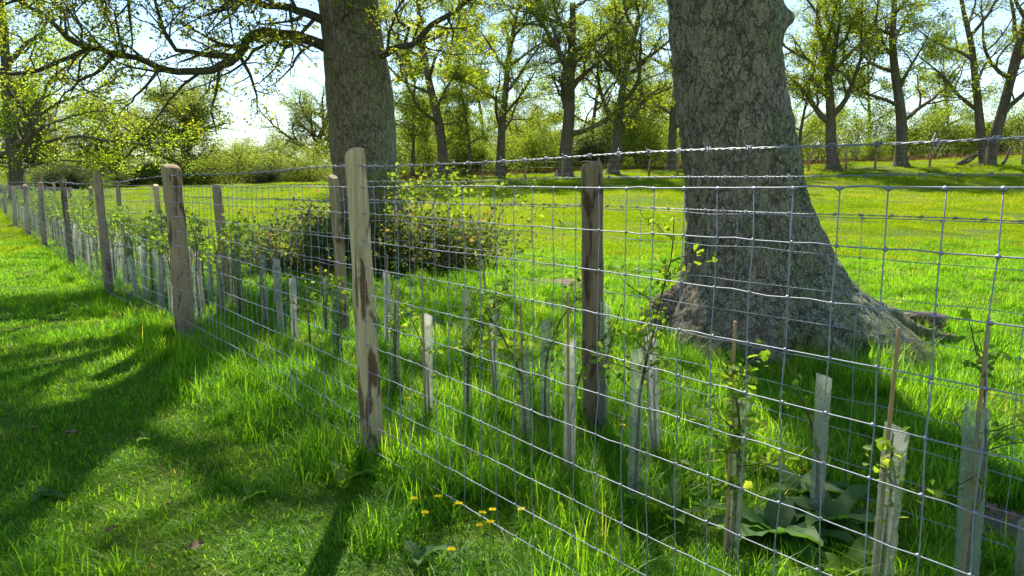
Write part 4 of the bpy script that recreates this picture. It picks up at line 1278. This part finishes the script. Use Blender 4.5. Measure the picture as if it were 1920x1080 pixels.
def scatter(name, P, rot, scl, idx, col, label, cat):
    me = bpy.data.meshes.new(name)
    me.vertices.add(len(P)); me.vertices.foreach_set('co', P.astype(np.float32).ravel())
    for nm, typ, dat, key in (('rot', 'FLOAT_VECTOR', rot, 'vector'), ('scl', 'FLOAT_VECTOR', scl, 'vector'), ('idx', 'INT', idx, 'value')):
        a = me.attributes.new(nm, typ, 'POINT')
        a.data.foreach_set(key, np.ascontiguousarray(dat).ravel())
    o = link(name, me)
    ng = bpy.data.node_groups.new(name, 'GeometryNodeTree')
    ng.interface.new_socket('Geometry', in_out='INPUT', socket_type='NodeSocketGeometry')
    ng.interface.new_socket('Geometry', in_out='OUTPUT', socket_type='NodeSocketGeometry')
    gi = ng.nodes.new('NodeGroupInput'); go = ng.nodes.new('NodeGroupOutput')
    ci = ng.nodes.new('GeometryNodeCollectionInfo'); ci.inputs['Collection'].default_value = col
    ci.inputs['Separate Children'].default_value = True; ci.inputs['Reset Children'].default_value = True
    ip = ng.nodes.new('GeometryNodeInstanceOnPoints'); ip.inputs['Pick Instance'].default_value = True
    def na(nm, t):
        n = ng.nodes.new('GeometryNodeInputNamedAttribute'); n.data_type = t; n.inputs['Name'].default_value = nm
        return n.outputs['Attribute']
    ng.links.new(gi.outputs[0], ip.inputs['Points']); ng.links.new(ci.outputs[0], ip.inputs['Instance'])
    ng.links.new(na('idx', 'INT'), ip.inputs['Instance Index'])
    ng.links.new(na('rot', 'FLOAT_VECTOR'), ip.inputs['Rotation'])
    ng.links.new(na('scl', 'FLOAT_VECTOR'), ip.inputs['Scale'])
    ng.links.new(ip.outputs[0], go.inputs[0])
    md = o.modifiers.new('scatter', 'NODES'); md.node_group = ng
    tag(o, label, cat, kind='stuff')
    return o

def patch_mesh(seed, n_tufts, radius, nb, hmin, hmax, spread, width, mat, segs, curve, flat):
    """a round patch of many tufts in one mesh"""
    rg = np.random.default_rng(seed)
    n = n_tufts * nb
    rr = radius * np.sqrt(rg.uniform(0, 1, n_tufts)); aa = rg.uniform(0, 6.283, n_tufts)
    ctr = np.repeat(np.stack([rr * np.cos(aa), rr * np.sin(aa)], 1), nb, 0)
    hs = np.repeat(rg.uniform(.45, 1.35, n_tufts), nb)
    tv = np.repeat(rg.uniform(-.25, .25, n_tufts), nb)
    ld = np.repeat(rg.uniform(0, 6.283, n_tufts), nb)
    P = np.concatenate([ctr + rg.normal(0, spread, (n, 2)), np.full((n, 1), -.012)], 1)
    h = rg.uniform(hmin, hmax, n) * rg.uniform(.6, 1.0, n) * hs
    a = np.where(rg.uniform(0, 1, n) < .4, ld + rg.normal(0, .6, n), rg.uniform(0, 6.283, n))
    out = np.stack([np.cos(a), np.sin(a), np.zeros(n)], 1); sd = np.stack([-out[:, 1], out[:, 0], np.zeros(n)], 1)
    bend = rg.uniform(.15, 1.0, n) * curve
    w = width * rg.uniform(.6, 1.3, n)
    K = 2 * segs + 1
    V = np.zeros((n, K, 3)); up = np.array([[0, 0, 1.0]])
    for q in range(segs):
        f = q / segs
        c = P + out * (h * bend * f ** 1.7)[:, None] + up * (h * (f - flat * f * f * bend))[:, None]
        ww = (w * (1 - f ** 1.6 * .75) / 2)[:, None]
        V[:, 2 * q] = c - sd * ww; V[:, 2 * q + 1] = c + sd * ww
    V[:, K - 1] = P + out * (h * bend)[:, None] + up * (h * (1 - flat * bend))[:, None]
    base = (np.arange(n) * K)[:, None]
    F4 = np.concatenate([base + np.array([[2 * q, 2 * q + 1, 2 * q + 3, 2 * q + 2]]) for q in range(segs - 1)])
    F3 = base + np.array([[2 * segs - 2, 2 * segs - 1, 2 * segs]])
    mb = MB()
    mb.add(V.reshape(-1, 3), [F4, F3], np.repeat(np.clip(rg.uniform(0, 1, n) + tv, 0, 1), K))
    return mb.mesh('grass_patch', mat)

SHORT = tuft_collection('short_turf', [patch_mesh(i, 125, .25, 13, .024, .076, .040, .0046, GRASS, 3, 1.7, .42) for i in range(5)])
MIDT = tuft_collection('middle_turf', [patch_mesh(10 + i, 170, .50, 14, .026, .078, .050, .0060, GRASS, 3, 1.6, .42) for i in range(4)])
LONG = tuft_collection('long_tufts', [patch_mesh(20 + i, 12, .10, 14, .08, .23, .035, .0052, GRASS, 4, 1.15, .42) for i in range(6)])
FAR = tuft_collection('field_turf', [patch_mesh(40 + i, 130, .95, 44, .025, .070, .13, .0065, FIELD, 2, .8, .25) for i in range(4)])
FARX = tuft_collection('distant_turf', [patch_mesh(50 + i, 130, 1.9, 44, .03, .080, .22, .011, FIELD, 2, .8, .25) for i in range(4)])
BRK = tuft_collection('bracken_tufts', [tuft_mesh(60 + i, 22, .25, .8, .25, .05, BRACKEN, 3, 1.2, .3) for i in range(3)])

rg = np.random.default_rng(77)
WEEDS = [(*ground(px, py)[:2], r_) for px, py, r_ in ((1470, 1030, .34), (1560, 1000, .28), (1500, 930, .22), (1256, 1010, .16), (645, 930, .16), (306, 735, .12), (850, 1010, .22), (920, 1000, .2))]
def band(y0, y1, dens, margin=.6, k=.74):
    """even scatter over the ground in front of the camera between two distances"""
    A = (k * (y1 + y0) + 2 * margin) * (y1 - y0)
    n = int(A * dens)
    y = np.sqrt(rg.uniform(y0 * y0, y1 * y1, n)) if y0 > 0 else rg.uniform(y0, y1, n)
    x = rg.uniform(-1, 1, n) * (k * y + margin)
    return x, y
def jgrid(y0, y1, dens, margin=.6, k=.74):
    d = 1 / math.sqrt(dens)
    X_, Y_ = np.meshgrid(np.arange(-(k * y1 + margin), k * y1 + margin, d), np.arange(y0, y1, d))
    X_ = X_.ravel() + rg.uniform(-.4, .4, X_.size) * d; Y_ = Y_.ravel() + rg.uniform(-.4, .4, Y_.size) * d
    m_ = np.abs(X_) < k * Y_ + margin
    return X_[m_], Y_[m_]
def fdist(x, y):
    return (x - PF0[0]) * NF[0] + (y - PF0[1]) * NF[1]        # metres beyond the front fence
def patch(x, y, s, ph):
    return .5 + .25 * (np.sin(x * s + ph) * np.cos(y * s * .9 - ph) + np.sin(x * s * .47 + y * s * .63 + ph * 2) + .6 * np.sin(x * s * 2.1 - y * s * 1.7 + ph))

def place(x, y, col, nvar, s0, s1, name, label, wide=1.0):
    n = len(x)
    P = np.stack([x, y, height(x, y)], 1)
    e = .15
    gxs = (height(x + e, y) - height(x - e, y)) / (2 * e); gys = (height(x, y + e) - height(x, y - e)) / (2 * e)
    az = rg.uniform(0, 6.283, n)
    ca, sa = np.cos(az), np.sin(az)
    rot = np.stack([np.arctan(-gxs * sa + gys * ca), -np.arctan(gxs * ca + gys * sa), az], 1)
    s_ = rg.uniform(s0, s1, n) * (1 + .5 * (patch(x, y, 3.1, .3) - .5))
    w_ = rg.uniform(.9, 1.15, n) * wide
    return scatter(name, P, rot.astype(np.float32), np.stack([w_, w_, s_], 1).astype(np.float32), rg.integers(0, nvar, n).astype(np.int32), col, label, 'grass')

SOIL = [(*ground(1885, 985)[:2], .26, .20, 'right'), (*ground(1045, 528)[:2], .55, .40, 'mid'), (*ground(1440, 668)[:2], .22, .16, 'foot')]
SOILM = plain_mat('bare_soil', (.085, .058, .034), (.16, .11, .065), .95, 0, 14)
for sx_, sy_, ra, rb, _n in SOIL:
    m_ = MB(); rr_ = random.Random(int(sx_ * 100))
    V_ = [[sx_, sy_, hz(sx_, sy_) + .006]]; k_ = 28
    for f_ in (.5, 1.0):
        for q_ in range(k_):
            a_ = q_ * 6.283 / k_; j_ = f_ * (1 + .22 * math.sin(3 * a_ + sx_) + .12 * math.sin(7 * a_)) * rr_.uniform(.9, 1.1)
            xx_, yy_ = sx_ + ra * j_ * math.cos(a_), sy_ + rb * j_ * math.sin(a_)
            V_.append([xx_, yy_, hz(xx_, yy_) + (.014 * rr_.uniform(.4, 1.2) if f_ < 1 else .002)])
    F3_ = [[0, 1 + q_, 1 + (q_ + 1) % k_] for q_ in range(k_)]
    F4_ = [[1 + q_, 1 + k_ + q_, 1 + k_ + (q_ + 1) % k_, 1 + (q_ + 1) % k_] for q_ in range(k_)]
    m_.add(np.array(V_), [np.array(F3_), np.array(F4_)])
    tag(link('soil', m_.mesh('soil', SOILM)), kind='structure')

def clear(x, y):
    inside = ((x - o1[0] - .15) / .62) ** 2 + ((y - o1[1]) / .45) ** 2 < 1
    bare = (patch(x, y, 2.6, 2.2) > .97) & (rg.uniform(0, 1, len(x)) < .5)
    ok = ~inside & ~bare
    for sx_, sy_, ra, rb, _n in SOIL: ok &= ((x - sx_) / (ra * .95)) ** 2 + ((y - sy_) / (rb * .95)) ** 2 > 1
    return ok
x, y = jgrid(1.1, 5.2, 10.5); m = clear(x, y)
place(x[m], y[m], SHORT, 5, .75, 1.35, 'turf_grass', 'short green turf covering the nearest ground')
x, y = jgrid(4.9, 17.0, 2.8, 1.0); m = clear(x, y)
place(x[m], y[m], MIDT, 4, .8, 1.45, 'turf_grass', 'green turf between the near ground and the open field')
lx, ly = [], []
for a in ((1.1, 3.5, 62), (3.5, 7, 46), (7, 12, 24), (12, 17, 10)):
    x, y = band(*a); lx.append(x); ly.append(y)
x = np.concatenate(lx); y = np.concatenate(ly)
fd = fdist(x, y)
lng = np.clip(sstep(-.55, -.05, fd) * (1 - .8 * sstep(2.6, 5.5, fd)) + .09 * (patch(x, y, 1.9, 1.0) > .60), 0, 1)
m = (rg.uniform(0, 1, len(x)) < lng) & clear(x, y)
for wx, wy, wr in WEEDS: m &= ((x - wx) ** 2 + (y - wy) ** 2) > wr * wr
place(x[m], y[m], LONG, 6, .55, 1.3, 'long_grass', 'long lush grass along the fence and between the saplings')
x, y = jgrid(14.5, 27, .85, 1.5)
place(x, y, FAR, 4, .8, 1.5, 'field_grass', 'sunlit yellow green pasture grass covering the near half of the field')
x, y = band(15, 42, .55, 1.0); m = patch(x, y, .5, 4.0) > .45
place(x[m], y[m], LONG, 6, .35, .8, 'field_tussocks', 'scattered taller grass tussocks in the open field', 1.6)
x, y = jgrid(25, 51, .24, 2.5)
place(x, y, FARX, 4, .9, 1.6, 'field_grass', 'yellow green pasture grass covering the far half of the field')
UND = tuft_collection('undergrowth_clumps', [S_b[1], S_a[1], S_l[1], S_b[1]])
x, y = band(63, 98, .10, 6); x = x[(np.abs(x - 9) > 2)]; y = y[:len(x)]
n = len(x); s = rg.uniform(.25, .48, n)
scatter('undergrowth', np.stack([x, y, height(x, y) - .25], 1), np.stack([np.zeros(n), np.zeros(n), rg.uniform(0, 6.28, n)], 1).astype(np.float32), np.stack([s * 1.5, s * 1.5, s], 1).astype(np.float32), rg.integers(0, 4, n).astype(np.int32), UND, 'low tangled green undergrowth far behind the tree line', 'undergrowth')
x, y = band(50.5, 62, 2.2)
m = x > -12
x, y = x[m], y[m]
P = np.stack([x, y, height(x, y)], 1); n = len(x)
s = rg.uniform(.6, 1.3, n)
scatter('dead_bracken', P, np.stack([rg.normal(0, .1, n), rg.normal(0, .1, n), rg.uniform(0, 6.28, n)], 1).astype(np.float32), np.stack([s, s, s], 1).astype(np.float32), rg.integers(0, 3, n).astype(np.int32), BRK, 'russet dead bracken under the far tree line', 'bracken')

# ---------------------------------------------------------------- weeds, flowers, litter
def broad_leaf(mb, p, az, L, W, rise, rng_, wavy=.10, fold=.14, var=.5):
    n = 8
    d = np.array([math.cos(az), math.sin(az), 0]); s = np.array([-d[1], d[0], 0])
    V = []
    for i in range(n + 1):
        f = i / n
        c = p + d * L * (f * math.cos(rise * (1 - .75 * f))) + np.array([0, 0, L * (math.sin(rise) * f - .42 * f * f)])
        w = W * .5 * (math.sin(math.pi * min(1, f * .93 + .06)) ** .75) * (1 - .25 * f)
        if i == n: w = .001
        wob = wavy * W * math.sin(f * 14 + az * 3)
        V += [c - s * w + np.array([0, 0, fold * W + wob]), c, c + s * w + np.array([0, 0, fold * W - wob])]
    F = []
    for i in range(n):
        a = i * 3
        F += [[a, a + 1, a + 4, a + 3], [a + 1, a + 2, a + 5, a + 4]]
    mb.add(np.array(V), [np.array(F)], var)

def weed(px, py, n, L, W, label, mat, seed, rise=(.5, 1.2), cat='weed', group='broad leaved weeds in the grass'):
    rr = random.Random(seed)
    b = ground(px, py)
    t = thing('dock_weed', label, cat, b, 0, group)
    for k in range(n):
        m = MB(); az = k * 2.4 + rr.uniform(-.4, .4)
        broad_leaf(m, np.array([0, 0, .01]), az, L * rr.uniform(.65, 1.15), W * rr.uniform(.75, 1.15), rr.uniform(*rise), rr, var=rr.uniform(0, 1))
        link('leaf', m.mesh('leaf', mat), t)

for q in [
    (1455, 1010, 13, .27, .105, 'large grey green broad leaved weed below the short clear guard', BROADLEAF, 1, (.25, .9)),
    (1560, 985, 12, .25, .095, 'grey green broad leaved weed right of the short clear guard', BROADLEAF, 2, (.25, .9)),
    (1500, 930, 9, .22, .085, 'grey green broad leaved weed behind the short clear guard', BROADLEAF, 3, (.3, .9)),
    (1256, 985, 5, .20, .075, 'bright backlit dock with upright leaves at the foot of the tall leafy hawthorn', DOCKLEAF, 4, (.9, 1.4)),
    (1285, 800, 4, .16, .05, 'narrow backlit dock behind the leaning brown stake', DOCKLEAF, 5, (1.0, 1.4)),
    (950, 880, 5, .17, .06, 'dock clump left of the bright milky guard', DOCKLEAF, 6, (.9, 1.4)),
    (1590, 1090, 6, .20, .06, 'upright dock at the bottom edge left of the second guard from the right', DOCKLEAF, 7, (.9, 1.4)),
    (645, 915, 3, .13, .075, 'single round backlit dock leaf by the foot of the pale post', DOCKLEAF, 8, (.9, 1.3)),
    (306, 722, 4, .13, .04, 'small pointed dock in the turf below the stout post', DOCKLEAF, 9, (.9, 1.3)),
    (280, 830, 3, .09, .04, 'small dock in the left turf beside a brown dead leaf', DOCKLEAF, 10, (.8, 1.2)),
    (222, 632, 3, .12, .045, 'small dock in the turf left of the stout post', DOCKLEAF, 11, (.8, 1.2)),
    (80, 935, 4, .10, .045, 'flat plantain weed in the dark turf at the lower left', BROADLEAF, 12, (.3, .8)),
    (785, 1060, 4, .14, .05, 'dark dock leaves at the bottom below the dandelions', BROADLEAF, 13, (.7, 1.2)),
    (470, 940, 3, .08, .035, 'tiny weed in the sunlit turf left of the pale post', DOCKLEAF, 14, (.7, 1.2)),
]:
    weed(*q[:7], q[7], q[8])

def dandelion(px, py, label, seed, closed=False):
    rr = random.Random(seed)
    h = rr.uniform(.10, .17)
    b0 = ground(px, py + 60)
    t = thing('dandelion', label, 'flower', b0, rr.uniform(0, 6), 'yellow dandelions along the fence')
    m = MB(); ln = rr.uniform(-.02, .02)
    m.tube(np.array([[0, 0, 0], [ln * .4, 0, h * .5], [ln, .004, h]]), .0018, 5)
    link('stalk', m.mesh('stalk', DOCKLEAF), t)
    f = MB()
    for ring, (rd, up_) in enumerate(((.016, .45), (.012, .8), (.007, 1.4))):
        for k in range(14 - 3 * ring):
            a = k * 6.283 / (14 - 3 * ring) + ring * .3
            L = rd * rr.uniform(.85, 1.1) * (.55 if closed else 1)
            d = np.array([math.cos(a), math.sin(a), up_ + (1.2 if closed else 0)]); d /= np.linalg.norm(d)
            s = np.array([-math.sin(a), math.cos(a), 0]) * .0022
            p = np.array([ln, .004, h])
            f.add(np.array([p - s * .5, p + s * .5, p + d * L + s, p + d * L - s]), [np.array([[0, 1, 2, 3]])], rr.uniform(0, 1))
    link('flower_head', f.mesh('flower_head', YELLOW, False), t)
for i, (px, py, lab) in enumerate([
    (780, 943, 'yellow dandelion at the left end of the cluster below the pale post'), (802, 962, 'low yellow dandelion second from the left of the cluster below the pale post'),
    (826, 942, 'yellow dandelion third from the left of the cluster below the pale post'), (846, 940, 'half open dandelion beside the third one of the cluster'),
    (868, 946, 'yellow dandelion in the middle of the cluster right of the pale post'), (892, 985, 'bright dandelion low by the bottom wire'),
    (908, 985, 'dandelion just right of the bright low one by the bottom wire'), (924, 957, 'dandelion at the upper right of the cluster'),
    (918, 993, 'small dandelion lowest at the right of the cluster'), (972, 944, 'single dandelion further right of the cluster'),
    (862, 1000, 'closed dandelion at the bottom of the cluster'), (840, 1033, 'lone dandelion at the bottom edge of the grass'),
    (764, 746, 'lone dandelion behind the fence right of the pale post'), (1165, 781, 'dandelion above its larger neighbour left of the tall hawthorn'),
    (1167, 802, 'large dandelion left of the tall leafy hawthorn'), (1247, 832, 'dandelion right of the leaning brown stake')]):
    dandelion(px, py, lab, 40 + i, i in (3, 10))

def dead_leaf(px, py, L, label, seed):
    rr = random.Random(seed)
    b = ground(px, py) + [0, 0, .05]
    m = MB(); broad_leaf(m, np.zeros(3), 0, L, L * .55, .5, rr, .16, .22)
    o = link('dead_leaf', m.mesh('dead_leaf', DEADLEAF), loc=b, rot=(rr.uniform(-.6, .6), rr.uniform(-.4, .4), rr.uniform(0, 6.28)))
    tag(o, label, 'leaf', 'dead leaves lying in the turf')
for i, q in enumerate([(118, 836, .085, 'largest curled brown dead leaf in the left turf'), (70, 820, .06, 'pale brown dead leaf left of the largest one'), (8, 838, .05, 'dead leaf at the left edge of the picture'),
          (195, 725, .045, 'small dead leaf in the dark turf at left'), (102, 770, .04, 'dead leaf lying alone above the largest one'), (385, 1045, .07, 'pale curled dead leaf at the bottom left of centre'),
          (200, 1025, .05, 'pale dead leaf near the bottom left'), (325, 967, .04, 'russet dead leaf in the sunlit turf'), (525, 685, .05, 'dead leaf beyond the wire left of the pale post'),
          (1030, 690, .05, 'dark dead leaf behind the grey guard'), (1865, 990, .07, 'brown dead leaf on bare soil at the right edge'), (1885, 1000, .06, 'dead leaf furthest right on the bare soil'),
          (1850, 975, .05, 'small dead leaf on the bare soil at right')]):
    dead_leaf(*q, 300 + i)

# cut log by the root of the big oak
lp = ground(1768, 628); lp[2] += .085
m = MB()
t_ = np.linspace(0, 1, 12)
P = np.stack([-.34 * t_, .28 * t_ , .02 * np.sin(t_ * 5)], 1)
m.tube(P, .092 * (1 + .05 * np.sin(t_ * 9)), 18, cap=False)
lg = thing('cut_log', 'short sawn log lying by the root of the big oak', 'log', lp)
link('bark', m.mesh('bark', BARKF), lg)
m = MB(); m.tube(np.array([P[0] + (P[0] - P[1]) * .04, P[0], P[1]]), np.array([.086, .089, .089]), 18)
link('cut_end', m.mesh('cut_end', LOGEND), lg)
# fallen boughs under the twin stemmed oak
for i, (xa, ya, xb, yb, lab) in enumerate([(1792, 303, 1840, 281, 'long fallen bough leaning left of the twin stemmed oak'), (1800, 305, 1836, 290, 'shorter fallen bough under the long one by the twin stemmed oak'),
                                       (1878, 292, 1896, 276, 'fallen branch right of the twin stemmed oak')]):
    a = base_at(xa, 44.6); b = at(xb, yb, 45.0)
    m = MB(); s = np.linspace(0, 1, 9)[:, None]
    m.tube((b - a)[None] * s + .05 * np.sin(s * 7 + i) * np.array([[0, 0, 1.0]]), np.linspace(.11, .05, 9), 8)
    tag(link('fallen_bough', m.mesh('fallen_bough', BARKF), loc=a), lab, 'branch', 'fallen boughs under the far trees')
print('SCENE BUILT', sum(len(o.data.polygons) for o in scene.objects if o.type == 'MESH'))
